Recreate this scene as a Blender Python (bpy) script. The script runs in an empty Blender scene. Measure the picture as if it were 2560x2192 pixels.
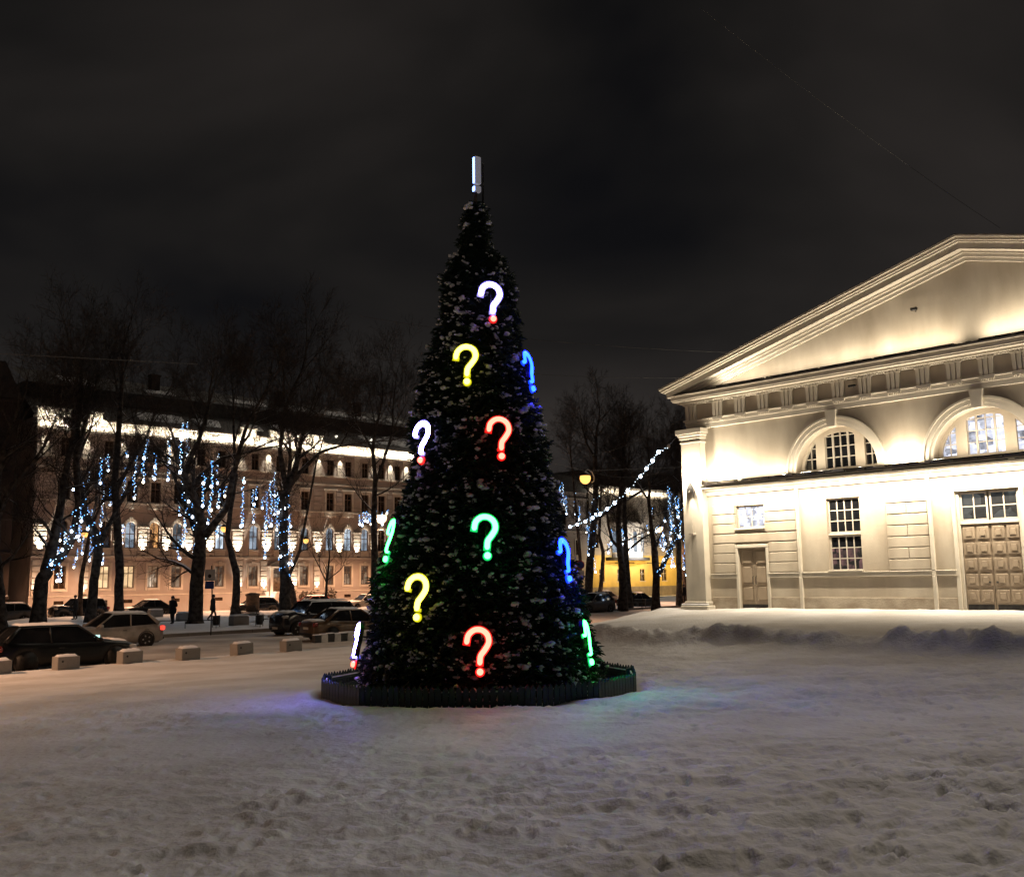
import bpy, bmesh, math, random
import numpy as np
from mathutils import Vector, Matrix
from mathutils.geometry import tessellate_polygon
from math import sin, cos, tan, pi, radians, sqrt, atan2, degrees

random.seed(7)
RNG = np.random.default_rng(11)
sc = bpy.context.scene
COL = sc.collection

# ------------------------------------------------------------------ camera
PITCH, ROLL, EYE = radians(8.22), radians(0.79), Vector((0, 0, 1.9))
FPX = 2450.0                                   # focal length for a 2560 px wide frame
cam_d = bpy.data.cameras.new('camera')
cam = bpy.data.objects.new('camera', cam_d)
COL.objects.link(cam)
cam_d.sensor_width = 36.0
cam_d.lens = 36.0 * FPX / 2560.0
cam_d.clip_end = 3000
FWD = Vector((0, cos(PITCH), sin(PITCH)))
_u0, _r0 = Vector((0, -sin(PITCH), cos(PITCH))), Vector((1, 0, 0))
RIGHT = _r0 * cos(ROLL) - _u0 * sin(ROLL)
UP = _r0 * sin(ROLL) + _u0 * cos(ROLL)
cam.matrix_world = Matrix(((RIGHT.x, UP.x, -FWD.x, EYE.x), (RIGHT.y, UP.y, -FWD.y, EYE.y),
                           (RIGHT.z, UP.z, -FWD.z, EYE.z), (0, 0, 0, 1)))
sc.camera = cam

# ------------------------------------------------------------------ view, render
sc.view_settings.view_transform = 'Standard'
sc.view_settings.look = 'None'
sc.view_settings.exposure = 0.0
sc.view_settings.gamma = 1.0
sc.view_settings.use_curve_mapping = False
sc.cycles.use_denoising = True
sc.cycles.max_bounces = 5
sc.cycles.diffuse_bounces = 3
sc.cycles.glossy_bounces = 3
sc.cycles.sample_clamp_indirect = 2.0
sc.cycles.sample_clamp_direct = 0.0
sc.cycles.caustics_reflective = False
sc.cycles.caustics_refractive = False

# ------------------------------------------------------------------ night sky: low cloud under city light
world = bpy.data.worlds.new('World')
sc.world = world
world.use_nodes = True
nt = world.node_tree
nt.nodes.clear()
wo = nt.nodes.new('ShaderNodeOutputWorld')
bg = nt.nodes.new('ShaderNodeBackground')
tc = nt.nodes.new('ShaderNodeTexCoord')
mp = nt.nodes.new('ShaderNodeMapping')
mp.inputs['Scale'].default_value = (1.0, 1.0, 1.75)
mp.inputs['Rotation'].default_value = (0.0, radians(-9), radians(18))
mp.inputs['Location'].default_value = (1.72, 1.51, 0.38)
nz = nt.nodes.new('ShaderNodeTexNoise')
nz.inputs['Scale'].default_value = 1.9
nz.inputs['Detail'].default_value = 4.5
nz.inputs['Roughness'].default_value = 0.47
nz.inputs['Distortion'].default_value = 0.35
cr = nt.nodes.new('ShaderNodeValToRGB')
e = cr.color_ramp.elements
e[0].position, e[0].color = 0.36, (0.0048, 0.0048, 0.0056, 1)
e[1].position, e[1].color = 0.67, (0.0250, 0.0215, 0.0198, 1)
m = e.new(0.48); m.color = (0.0112, 0.0102, 0.0098, 1)
nt.links.new(tc.outputs['Generated'], mp.inputs['Vector'])
nt.links.new(mp.outputs['Vector'], nz.inputs['Vector'])
nt.links.new(nz.outputs['Fac'], cr.inputs['Fac'])
sz = nt.nodes.new('ShaderNodeSeparateXYZ'); nt.links.new(tc.outputs['Generated'], sz.inputs['Vector'])
gl_ = nt.nodes.new('ShaderNodeMapRange'); gl_.inputs['From Min'].default_value = 0.10; gl_.inputs['From Max'].default_value = 0.75
gl_.inputs['To Min'].default_value = 1.30; gl_.inputs['To Max'].default_value = 0.55
nt.links.new(sz.outputs['Z'], gl_.inputs['Value']); nt.links.new(gl_.outputs['Result'], bg.inputs['Strength'])
nt.links.new(cr.outputs['Color'], bg.inputs['Color'])
nt.links.new(bg.outputs['Background'], wo.inputs['Surface'])

# one wide, dim, warm lamp: the city glow coming down from the cloud deck
sun_d = bpy.data.lights.new('cloud_glow', 'SUN')
sun_d.energy = 0.64
sun_d.angle = radians(38)
sun_d.color = (1.0, 0.87, 0.70)
sun = bpy.data.objects.new('cloud_glow', sun_d)
COL.objects.link(sun)
sun.rotation_euler = (radians(-36), radians(24), 0)

# ------------------------------------------------------------------ helpers
def ray(px, py):
    """direction of a pixel of the 2560x2192 photograph"""
    return FWD + RIGHT * ((px - 1280) / FPX) - UP * ((py - 1096) / FPX)

def at_y(px, py, Y):
    d = ray(px, py)
    return EYE + d * (Y / d.y)

def proj(p):
    d = Vector(p) - EYE
    z = d.dot(FWD)
    return 1280 + FPX * d.dot(RIGHT) / z, 1096 - FPX * d.dot(UP) / z

AL = radians(46)
UL = Vector((sin(AL), cos(AL), 0)); NL = Vector((cos(AL), -sin(AL), 0))    # street direction / towards camera
PL = Vector((-41.8, 86.0, -0.85))
PR = Vector((8.03, 40.0, 0.67))
AR = radians(-44)
NR = Vector((-cos(AR), sin(AR), 0)); SR = Vector((-sin(AR), -cos(AR), 0))

def aq(a, q, z=0.0):
    """street coordinates: a along the street, q across it (negative = away)"""
    p = UL * a + NL * q
    return Vector((p.x, p.y, z))

def vnoise(x, y, seed=0):
    xi, yi = np.floor(x).astype(np.int64), np.floor(y).astype(np.int64)
    xf, yf = x - xi, y - yi
    u, v = xf * xf * (3 - 2 * xf), yf * yf * (3 - 2 * yf)
    def h(a, b):
        n = (a * 374761393 + b * 668265263 + seed * 1442695041) & 0x7fffffff
        n = ((n ^ (n >> 13)) * 1274126177) & 0x7fffffff
        return ((n ^ (n >> 16)) & 0xffff) / 65535.0
    return (h(xi, yi) * (1 - u) + h(xi + 1, yi) * u) * (1 - v) + (h(xi, yi + 1) * (1 - u) + h(xi + 1, yi + 1) * u) * v

def fbm(x, y, oct=4, seed=0, gain=0.5):
    t, a, s = 0, 1.0, 0
    for i in range(oct):
        t = t + a * vnoise(x * 2 ** i + 17.3 * i, y * 2 ** i - 9.1 * i, seed + i)
        s += a; a *= gain
    return t / s

def sstep(a, b, x):
    t = np.clip((x - a) / (b - a), 0, 1)
    return t * t * (3 - 2 * t)

class MB:
    """collects shapes for ONE mesh"""
    def __init__(self): self.v, self.f, self.mi = [], [], []
    def add(self, vs, fs, m=0):
        o = len(self.v)
        self.v += [tuple(p) for p in vs]
        for f in fs:
            self.f.append(tuple(i + o for i in f)); self.mi.append(m)
        return self
    def box(self, x0, x1, y0, y1, z0, z1, m=0):
        vs = [(x, y, z) for z in (z0, z1) for y in (y0, y1) for x in (x0, x1)]
        return self.add(vs, [(0, 2, 3, 1), (4, 5, 7, 6), (0, 1, 5, 4), (2, 6, 7, 3), (0, 4, 6, 2), (1, 3, 7, 5)], m)
    def cbox(self, x0, x1, y0, y1, z0, z1, b=0.02, m=0):
        """box with its outer corners chamfered (plan and elevation) so that edges catch light"""
        vs = []
        for z, i in ((z0, b), (z0 + b, 0), (z1 - b, 0), (z1, b)):
            X0, X1, Y0, Y1 = x0 + i, x1 - i, y0 + i, y1 - i
            vs += [(X0 + b, Y0, z), (X1 - b, Y0, z), (X1, Y0 + b, z), (X1, Y1 - b, z), (X1 - b, Y1, z), (X0 + b, Y1, z), (X0, Y1 - b, z), (X0, Y0 + b, z)]
        fs = [tuple(range(7, -1, -1)), tuple(range(24, 32))]
        for k in range(3):
            for i in range(8):
                j = (i + 1) % 8
                fs.append((k * 8 + i, k * 8 + j, k * 8 + 8 + j, k * 8 + 8 + i))
        return self.add(vs, fs, m)
    def tube(self, pts, rad, n=6, m=0, cap=True):
        pts = [Vector(p) for p in pts]
        if not hasattr(rad, '__len__'): rad = [rad] * len(pts)
        vs, fs = [], []
        t0 = (pts[1] - pts[0]).normalized()
        a = Vector((0, 0, 1)) if abs(t0.z) < 0.9 else Vector((1, 0, 0))
        nn = t0.cross(a).normalized()
        for i, p in enumerate(pts):
            t = (pts[min(i + 1, len(pts) - 1)] - pts[max(i - 1, 0)]).normalized()
            nn = (nn - t * nn.dot(t)).normalized()
            b = t.cross(nn)
            for k in range(n):
                w = 2 * pi * k / n
                vs.append(p + (nn * cos(w) + b * sin(w)) * rad[i])
        for i in range(len(pts) - 1):
            for k in range(n):
                l = (k + 1) % n
                fs.append((i * n + k, i * n + l, i * n + n + l, i * n + n + k))
        if cap:
            fs.append(tuple(range(n - 1, -1, -1))); fs.append(tuple((len(pts) - 1) * n + k for k in range(n)))
        return self.add(vs, fs, m)
    def lathe(self, prof, n=16, m=0, c=(0, 0, 0), axis='z'):
        vs, fs = [], []
        for r, h in prof:
            for k in range(n):
                w = 2 * pi * k / n
                p = (r * cos(w), r * sin(w), h)
                if axis == 'y': p = (p[0], p[2], p[1])
                if axis == 'x': p = (p[2], p[0], p[1])
                vs.append((p[0] + c[0], p[1] + c[1], p[2] + c[2]))
        for i in range(len(prof) - 1):
            for k in range(n):
                l = (k + 1) % n
                fs.append((i * n + k, i * n + l, i * n + n + l, i * n + n + k))
        fs.append(tuple(range(n - 1, -1, -1))); fs.append(tuple((len(prof) - 1) * n + k for k in range(n)))
        return self.add(vs, fs, m)
    def prism(self, poly, y0, y1, m=0):
        """polygon in x-z, extruded along y"""
        n = len(poly)
        vs = [(x, y0, z) for x, z in poly] + [(x, y1, z) for x, z in poly]
        fs = [tuple(range(n)), tuple(range(2 * n - 1, n - 1, -1))] + [(i, i + n, (i + 1) % n + n, (i + 1) % n) for i in range(n)]
        return self.add(vs, fs, m)
    def sheet(self, outer, holes, y, depth=0.0, m=0, mr=0):
        """wall in the x-z plane at y with holes; each hole gets reveals going in to y+depth"""
        polys = [[Vector((x, z, 0)) for x, z in P] for P in [outer] + list(holes)]
        flat = [p for P in polys for p in P]
        tris = tessellate_polygon(polys)
        self.add([(p.x, y, p.y) for p in flat], [tuple(t) for t in tris], m)
        if depth:
            for H in holes:
                n = len(H)
                vs = [(x, y, z) for x, z in H] + [(x, y + depth, z) for x, z in H]
                self.add(vs, [(i, (i + 1) % n, (i + 1) % n + n, i + n) for i in range(n)], mr)
        return self
    def mesh(self, name, smooth=False):
        me = bpy.data.meshes.new(name)
        me.from_pydata(self.v, [], self.f)
        if smooth: me.polygons.foreach_set('use_smooth', [True] * len(me.polygons))
        if any(self.mi): me.polygons.foreach_set('material_index', self.mi)
        bm = bmesh.new(); bm.from_mesh(me)
        if len(bm.faces) < 60000: bmesh.ops.recalc_face_normals(bm, faces=bm.faces)
        bm.to_mesh(me); bm.free()
        me.update()
        return me
    def build(self, name, mat, parent=None, smooth=False, loc=None, rot=None):
        return link(name, self.mesh(name, smooth), mat, parent, loc, rot)

def link(name, me, mat=None, parent=None, loc=None, rot=None):
    if mat is not None and len(me.materials) == 0:
        for mm in (mat if isinstance(mat, (list, tuple)) else [mat]): me.materials.append(mm)
    o = bpy.data.objects.new(name, me)
    COL.objects.link(o)
    if parent is not None: o.parent = parent
    if loc is not None: o.location = loc
    if rot is not None: o.rotation_euler = rot
    return o

def raw_mesh(name, V, F, mats, smooth=False):
    me = bpy.data.meshes.new(name)
    V = np.asarray(V, dtype=np.float32); F = np.asarray(F, dtype=np.int32)
    me.vertices.add(len(V)); me.vertices.foreach_set('co', V.ravel())
    k = F.shape[1]
    me.loops.add(F.size); me.loops.foreach_set('vertex_index', F.ravel())
    me.polygons.add(len(F)); me.polygons.foreach_set('loop_start', np.arange(0, F.size, k, dtype=np.int32))
    if smooth: me.polygons.foreach_set('use_smooth', np.ones(len(F), dtype=bool))
    for mm in mats: me.materials.append(mm)
    me.update(calc_edges=True); me.validate()
    return me

def tag(o, label=None, cat=None, group=None, kind=None):
    if label: o['label'] = label
    if cat: o['category'] = cat
    if group: o['group'] = group
    if kind: o['kind'] = kind
    return o

def thing(name, label, cat, loc=(0, 0, 0), rz=0.0, group=None):
    o = bpy.data.objects.new(name, None)
    COL.objects.link(o)
    o.empty_display_size = 0.2
    o.location = loc; o.rotation_euler = (0, 0, rz)
    return tag(o, label, cat, group)

def lamp(name, kind, parent, loc, energy, color, rot=(0, 0, 0), **kw):
    d = bpy.data.lights.new(name, kind)
    d.energy = energy; d.color = color
    for k, v in kw.items(): setattr(d, k, v)
    o = bpy.data.objects.new(name, d)
    COL.objects.link(o)
    o.parent = parent; o.location = loc; o.rotation_euler = rot
    return o

ORD = ['first', 'second', 'third', 'fourth', 'fifth', 'sixth', 'seventh', 'eighth', 'ninth', 'tenth', 'eleventh', 'twelfth',
       'thirteenth', 'fourteenth', 'fifteenth', 'sixteenth', 'seventeenth', 'eighteenth', 'nineteenth', 'twentieth']
TENS = {20: 'twenty', 30: 'thirty', 40: 'forty', 50: 'fifty', 60: 'sixty', 70: 'seventy', 80: 'eighty', 90: 'ninety'}
def ordinal(i):
    if i <= 20: return ORD[i - 1]
    t, u = i // 10 * 10, i % 10
    if u == 0: return {30: 'thirtieth', 40: 'fortieth', 50: 'fiftieth', 60: 'sixtieth', 70: 'seventieth', 80: 'eightieth', 90: 'ninetieth'}[t]
    return TENS[t] + '-' + ORD[u - 1]

# ------------------------------------------------------------------ materials
MATS = {}
def mat(name, col, rough=0.7, var=0.12, scale=4.0, bump=0.0, bscale=None, metal=0.0, spec=0.4, col2=None, detail=5.0, stretch=None, coat=0.0):
    if name in MATS: return MATS[name]
    m = bpy.data.materials.new(name); MATS[name] = m
    m.use_nodes = True
    n = m.node_tree; b = n.nodes['Principled BSDF']
    b.inputs['Roughness'].default_value = rough
    b.inputs['Metallic'].default_value = metal
    b.inputs['Specular IOR Level'].default_value = spec
    b.inputs['Coat Weight'].default_value = coat
    t = n.nodes.new('ShaderNodeTexCoord')
    vec = t.outputs['Object']
    if stretch:
        mpn = n.nodes.new('ShaderNodeMapping'); mpn.inputs['Scale'].default_value = stretch
        n.links.new(vec, mpn.inputs['Vector']); vec = mpn.outputs['Vector']
    z = n.nodes.new('ShaderNodeTexNoise'); z.inputs['Scale'].default_value = scale; z.inputs['Detail'].default_value = detail
    n.links.new(vec, z.inputs['Vector'])
    r = n.nodes.new('ShaderNodeValToRGB')
    c2 = col2 or tuple(c * (1 - 2 * var) for c in col)
    r.color_ramp.elements[0].position = 0.36; r.color_ramp.elements[1].position = 0.66
    r.color_ramp.elements[0].color = (*c2, 1)
    r.color_ramp.elements[1].color = (*(min(1, c * (1 + (0 if col2 else var))) for c in col), 1)
    n.links.new(z.outputs['Fac'], r.inputs['Fac']); n.links.new(r.outputs['Color'], b.inputs['Base Color'])
    if bump:
        z2 = n.nodes.new('ShaderNodeTexNoise'); z2.inputs['Scale'].default_value = bscale or scale * 6; z2.inputs['Detail'].default_value = 6
        n.links.new(vec, z2.inputs['Vector'])
        bp = n.nodes.new('ShaderNodeBump'); bp.inputs['Strength'].default_value = min(1, bump); bp.inputs['Distance'].default_value = 0.02 * max(1, bump)
        n.links.new(z2.outputs['Fac'], bp.inputs['Height']); n.links.new(bp.outputs['Normal'], b.inputs['Normal'])
    return m

def emat(name, col, strength, sampling=None, base=(0.02, 0.02, 0.02)):
    if name in MATS: return MATS[name]
    m = bpy.data.materials.new(name); MATS[name] = m
    m.use_nodes = True
    b = m.node_tree.nodes['Principled BSDF']
    b.inputs['Base Color'].default_value = (*base, 1)
    b.inputs['Emission Color'].default_value = (*col, 1)
    b.inputs['Emission Strength'].default_value = strength
    b.inputs['Roughness'].default_value = 0.4
    if sampling: m.cycles.emission_sampling = sampling
    return m

def room_mat(name, ca, cb, strength, scale=(3, 3, 3), seed=0.0, lo=0.35, hi=0.7):
    """lit window: what shows of a lit room through the glass, shapes in it lighter and darker"""
    if name in MATS: return MATS[name]
    m = emat(name, (1, 1, 1), strength, 'NONE')
    n = m.node_tree; b = n.nodes['Principled BSDF']
    b.inputs['Roughness'].default_value = 0.12
    t = n.nodes.new('ShaderNodeTexCoord'); mpn = n.nodes.new('ShaderNodeMapping')
    mpn.inputs['Scale'].default_value = scale; mpn.inputs['Location'].default_value = (seed, seed * 1.7, seed * 0.6)
    v = n.nodes.new('ShaderNodeTexVoronoi'); v.distance = 'CHEBYCHEV'; v.inputs['Scale'].default_value = 1.0
    z = n.nodes.new('ShaderNodeTexNoise'); z.inputs['Scale'].default_value = 1.3; z.inputs['Detail'].default_value = 4
    mx = n.nodes.new('ShaderNodeMix'); mx.data_type = 'RGBA'; mx.inputs['Factor'].default_value = 0.5
    r = n.nodes.new('ShaderNodeValToRGB')
    r.color_ramp.elements[0].position = lo; r.color_ramp.elements[0].color = (*cb, 1)
    r.color_ramp.elements[1].position = hi; r.color_ramp.elements[1].color = (*ca, 1)
    n.links.new(t.outputs['Object'], mpn.inputs['Vector'])
    n.links.new(mpn.outputs['Vector'], v.inputs['Vector']); n.links.new(mpn.outputs['Vector'], z.inputs['Vector'])
    n.links.new(v.outputs['Color'], mx.inputs['A']); n.links.new(z.outputs['Fac'], mx.inputs['B'])
    n.links.new(mx.outputs['Result'], r.inputs['Fac']); n.links.new(r.outputs['Color'], b.inputs['Emission Color'])
    return m

M_SNOW = mat('snow', (0.80, 0.80, 0.82), 0.65, 0.05, 1.2, 0.35, 30, spec=0.25)
M_SNOWG = mat('trodden_snow', (0.80, 0.79, 0.79), 0.6, 0.0, 0.55, 1.0, 12, spec=0.3, col2=(0.60, 0.575, 0.55), detail=10)
M_ROAD = mat('packed_road_snow', (0.60, 0.54, 0.48), 0.6, 0.0, 0.35, 0.5, 9, col2=(0.30, 0.25, 0.21), detail=8)
M_TREESNOW = mat('snow_on_needles', (0.78, 0.79, 0.80), 0.7, 0.08, 6, 0.3, 40, spec=0.2)
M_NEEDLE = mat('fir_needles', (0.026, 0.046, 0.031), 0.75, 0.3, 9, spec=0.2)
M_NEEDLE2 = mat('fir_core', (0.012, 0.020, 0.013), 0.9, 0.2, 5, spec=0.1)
M_FENCE = mat('green_fence_paint', (0.020, 0.046, 0.046), 0.55, 0.2, 8, 0.3, 60)
M_BARK = mat('wet_bark', (0.085, 0.068, 0.056), 0.9, 0.35, 3.5, 0.9, 14, spec=0.15)
def lay_snow(m_):
    n = m_.node_tree; b = n.nodes['Principled BSDF']
    old = b.inputs['Base Color'].links[0].from_socket
    g = n.nodes.new('ShaderNodeNewGeometry'); sx = n.nodes.new('ShaderNodeSeparateXYZ'); n.links.new(g.outputs['Normal'], sx.inputs['Vector'])
    z_ = n.nodes.new('ShaderNodeTexNoise'); z_.inputs['Scale'].default_value = 2.5
    ad = n.nodes.new('ShaderNodeMath'); ad.operation = 'MULTIPLY_ADD'; ad.inputs[1].default_value = 0.9; n.links.new(z_.outputs['Fac'], ad.inputs[0]); n.links.new(sx.outputs['Z'], ad.inputs[2])
    mr = n.nodes.new('ShaderNodeMapRange'); mr.inputs['From Min'].default_value = 1.02; mr.inputs['From Max'].default_value = 1.18; n.links.new(ad.outputs['Value'], mr.inputs['Value'])
    mx = n.nodes.new('ShaderNodeMix'); mx.data_type = 'RGBA'; mx.inputs['B'].default_value = (0.75, 0.75, 0.77, 1)
    n.links.new(mr.outputs['Result'], mx.inputs['Factor']); n.links.new(old, mx.inputs['A']); n.links.new(mx.outputs['Result'], b.inputs['Base Color'])
lay_snow(M_BARK)
M_TWIG = mat('twig_bark', (0.060, 0.046, 0.038), 0.9, 0.3, 3, spec=0.1)
M_CREAM = mat('cream_stucco', (0.61, 0.545, 0.44), 0.8, 0.0, 0.8, 0.3, 25, col2=(0.45, 0.385, 0.30), spec=0.2, detail=12, stretch=(1.3, 1.3, 0.45))
M_TRIM = mat('white_stucco_trim', (0.74, 0.68, 0.57), 0.75, 0.05, 1.5, 0.15, 30, spec=0.2)
M_PLINTH = mat('worn_plinth', (0.55, 0.48, 0.38), 0.85, 0.0, 1.6, 0.6, 18, col2=(0.33, 0.27, 0.20), detail=9)
M_GATE = mat('brown_door_paint', (0.37, 0.295, 0.215), 0.55, 0.07, 2, 0.1, 40)
M_DARKMETAL = mat('dark_metal', (0.045, 0.043, 0.042), 0.45, 0.2, 6, metal=0.6)
M_FLASH = mat('metal_flashing', (0.16, 0.14, 0.12), 0.5, 0.25, 4, metal=0.3)
M_FRAME = mat('window_frame_paint', (0.60, 0.54, 0.46), 0.55, 0.06, 5)
M_GLASS = mat('dark_glass', (0.012, 0.013, 0.015), 0.06, 0.2, 3, spec=0.6)
M_GLASSB = mat('brown_dark_glass', (0.035, 0.022, 0.014), 0.10, 0.3, 2, spec=0.5)
M_ROOF = mat('dark_sheet_roof', (0.035, 0.030, 0.027), 0.7, 0.3, 1.5)
M_PINK = mat('pinkish_stucco', (0.41, 0.36, 0.33), 0.85, 0.0, 0.5, 0.2, 12, col2=(0.33, 0.275, 0.24), detail=8)
M_LTRIM = mat('pale_stone_trim', (0.56, 0.50, 0.43), 0.8, 0.08, 1.2, 0.2, 14)
M_CONC = mat('concrete', (0.27, 0.26, 0.245), 0.85, 0.0, 2.5, 0.6, 24, col2=(0.24, 0.23, 0.215), detail=9)
M_YELLOW = mat('ochre_stucco', (0.56, 0.40, 0.12), 0.85, 0.08, 0.6, 0.2, 12)
M_GREYST = mat('grey_plinth_stone', (0.26, 0.22, 0.18), 0.85, 0.12, 1.0, 0.3, 9)
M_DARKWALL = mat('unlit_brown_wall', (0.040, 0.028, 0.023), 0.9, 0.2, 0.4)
M_RUBBER = mat('tyre_rubber', (0.018, 0.018, 0.018), 0.85, 0.2, 8)
M_RIM = mat('alloy_rim', (0.32, 0.32, 0.33), 0.4, 0.15, 9, metal=0.7)
M_BLACKP = mat('black_plastic', (0.02, 0.02, 0.02), 0.5, 0.2, 9)
M_LENS = mat('headlamp_lens', (0.5, 0.5, 0.5), 0.12, 0.1, 9, spec=0.8)
M_REDLENS = mat('red_lamp_lens', (0.25, 0.012, 0.01), 0.2, 0.2, 9, spec=0.8)
M_PLATE = mat('number_plate', (0.62, 0.60, 0.55), 0.5, 0.05, 9)
M_CABLE = mat('cable', (0.05, 0.05, 0.05), 0.6, 0.1, 5)
M_WOOD = mat('bench_wood', (0.10, 0.065, 0.04), 0.8, 0.25, 4)

# ------------------------------------------------------------------ ground
QROAD = -32.2
def base_height(x, y):
    """large shape of the square: falls to the street, rises to the manege"""
    x = np.asarray(x, float); y = np.asarray(y, float)
    q = x * NL.x + y * NL.y
    dR = (x - PR.x) * NR.x + (y - PR.y) * NR.y
    sR = (x - PR.x) * SR.x + (y - PR.y) * SR.y
    z = -0.47 * sstep(-15.0, -31.0, q) + 0.011 * x * sstep(0, 8, y)
    w = sstep(-9, 1.5, sR)
    rise = 0.66 * (1 - sstep(0.5, 13.5, dR)) * w
    z = z * (1 - 0.9 * w * (1 - sstep(2, 13, dR))) + rise
    return z

def detail_height(x, y):
    q = x * NL.x + y * NL.y
    dR = (x - PR.x) * NR.x + (y - PR.y) * NR.y
    sR = (x - PR.x) * SR.x + (y - PR.y) * SR.y
    rt = np.hypot(x + 0.63, y - 17.77)
    # packed smooth band in front of the tree
    smooth = np.exp(-((y - 12.6 - 0.05 * x) / 1.5) ** 2)
    amp = (1 - 0.80 * smooth) * (0.45 + 0.55 * sstep(24, 12, y))
    wx = x + 0.5 * fbm(x * 0.7, y * 0.7, 3, 5); wy = y + 0.5 * fbm(x * 0.7, y * 0.7, 3, 9)
    lump = fbm(wx * 0.9, wy * 1.3, 5, 21, 0.55) - 0.5
    ridge = 1 - np.abs(2 * fbm(wx * 1.25 + 3, wy * 2.0, 5, 33, 0.55) - 1)
    clod = np.clip(fbm(wx * 4.2, wy * 4.2, 4, 51, 0.6) - 0.55, 0, 0.11)
    patch = sstep(0.42, 0.62, fbm(x * 0.35, y * 0.35, 3, 61))
    h = amp * (0.09 * lump + 0.20 * (ridge - 0.75) * (0.18 + 0.82 * sstep(-3, 5, x + 0.0 * y)) + 0.34 * clod * patch * (0.3 + 0.7 * sstep(3.0, -2.0, x)))
    h = h + amp * 0.060 * (fbm(x * 6, y * 6, 4, 70, 0.62) - 0.5)
    # ploughed lane along the manege is brushed smooth, with faint wheel ruts
    lane = sstep(9.6, 8.4, dR) * sstep(-14, -8, sR)
    h = h * (1 - 0.85 * lane) + lane * 0.035 * (fbm(dR * 2.4, sR * 0.16, 3, 81) - 0.5)
    # bank thrown up by the plough
    c = 10.3 + 1.3 * (fbm(sR * 0.21, 0 * sR, 2, 90) - 0.5)
    bank = np.exp(-((dR - c) / 0.62) ** 2) * (0.17 + 0.70 * np.clip(fbm(sR * 0.42 + 4, dR * 0.5, 3, 95) - 0.22, 0, 1)) * sstep(-13, -10, sR) * sstep(20, 16, sR)
    h = h + bank * (0.55 + 1.2 * (fbm(x * 2.2, y * 2.2, 4, 97, 0.6)))
    # trodden ring and drift against the little fence
    h = h + 0.05 * np.exp(-((rt - 3.0) / 0.25) ** 2) * (0.3 + fbm(x * 1.5, y * 1.5, 2, 101))
    # loose bank at the street edge
    h = h + 0.10 * np.exp(-((q + 31.2) / 0.9) ** 2) * fbm(x * 1.1, y * 1.1, 3, 111)
    # snow piled at the end of the manege and against the wall foot
    h = h + 0.30 * np.exp(-((sR + 2.6) / 1.5) ** 2 - ((dR - 0.6) / 1.8) ** 2) * (0.5 + fbm(x * 1.3, y * 1.3, 2, 120))
    h = h + 0.07 * np.exp(-(dR / 0.45) ** 2) * sstep(-1.5, 0, sR) * fbm(sR * 1.4, dR, 3, 125)
    return h

def ground_z(x, y):
    x = np.asarray(x, float); y = np.asarray(y, float)
    q = x * NL.x + y * NL.y
    z = base_height(x, y) + detail_height(x, y)
    return np.where(q < QROAD, z - 0.55 * sstep(QROAD, QROAD - 0.9, q), z)

def gz(x, y): return float(ground_z(np.array([x]), np.array([y]))[0])

# far sheet, to the horizon
s = 1500.0
link('ground', MB().add([(-s, -s, -1.6), (s, -s, -1.6), (s, s, -1.6), (-s, s, -1.6)], [(0, 1, 2, 3)]).mesh('ground'), M_SNOWG)['kind'] = 'structure'
# coarse square around and behind the viewer
xs = np.linspace(-60, 70, 131); ys = np.linspace(-50, 62, 113)
X, Y = np.meshgrid(xs, ys)
Z = base_height(X, Y) - 0.30
qq = X * NL.x + Y * NL.y
Z = np.where(qq < QROAD, -1.25, Z)
def grid_faces(r, c):
    i = np.arange(r - 1)[:, None] * c + np.arange(c - 1)[None, :]
    return np.stack([i, i + 1, i + c + 1, i + c], -1).reshape(-1, 4)
link('square_ground', raw_mesh('square_ground', np.stack([X, Y, Z], -1).reshape(-1, 3), grid_faces(*X.shape), [M_SNOWG], True))['kind'] = 'structure'
# trodden snow in view, fine mesh
NRW, NCL = 520, 600
yy = 2.2 * (58 / 2.2) ** (np.linspace(0, 1, NRW))
uu = np.linspace(-1, 1, NCL)
Yg = np.repeat(yy[:, None], NCL, 1)
Xg = uu[None, :] * (0.62 * Yg + 3.5)
Zg = ground_z(Xg, Yg)
# footprints: trails of dents with pushed-up rims
def dent(cx, cy, ang, L=0.13, W=0.05, dep=0.035):
    global Zg
    i0, i1 = np.searchsorted(yy, cy - 0.45), np.searchsorted(yy, cy + 0.45)
    if i1 <= i0: return
    dx, dy = Xg[i0:i1] - cx, Yg[i0:i1] - cy
    a = dx * cos(ang) + dy * sin(ang); b = -dx * sin(ang) + dy * cos(ang)
    r = np.sqrt((a / L) ** 2 + (b / W) ** 2)
    Zg[i0:i1] += np.where(r < 2.5, -dep * np.exp(-r ** 2) + 0.55 * dep * np.exp(-((r - 1.5) / 0.3) ** 2), 0)
for k in range(60):
    x0, y0 = random.uniform(-6, 8), random.uniform(3.5, 12)
    ang = random.uniform(0, 2 * pi)
    for j in range(random.randint(6, 16)):
        sgn = 1 if j % 2 else -1
        cx = x0 + cos(ang) * 0.62 * j - sin(ang) * 0.11 * sgn
        cy = y0 + sin(ang) * 0.62 * j + cos(ang) * 0.11 * sgn
        ang += random.uniform(-0.08, 0.08)
        if 3 < cy < 24 and np.hypot(cx + 0.63, cy - 17.77) > 3.1: dent(cx, cy, ang + random.uniform(-0.2, 0.2), dep=random.uniform(0.018, 0.042))
plz = link('snowy_square', raw_mesh('snowy_square', np.stack([Xg, Yg, Zg], -1).reshape(-1, 3), grid_faces(NRW, NCL), [M_SNOWG], True))
plz['kind'] = 'structure'

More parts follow.
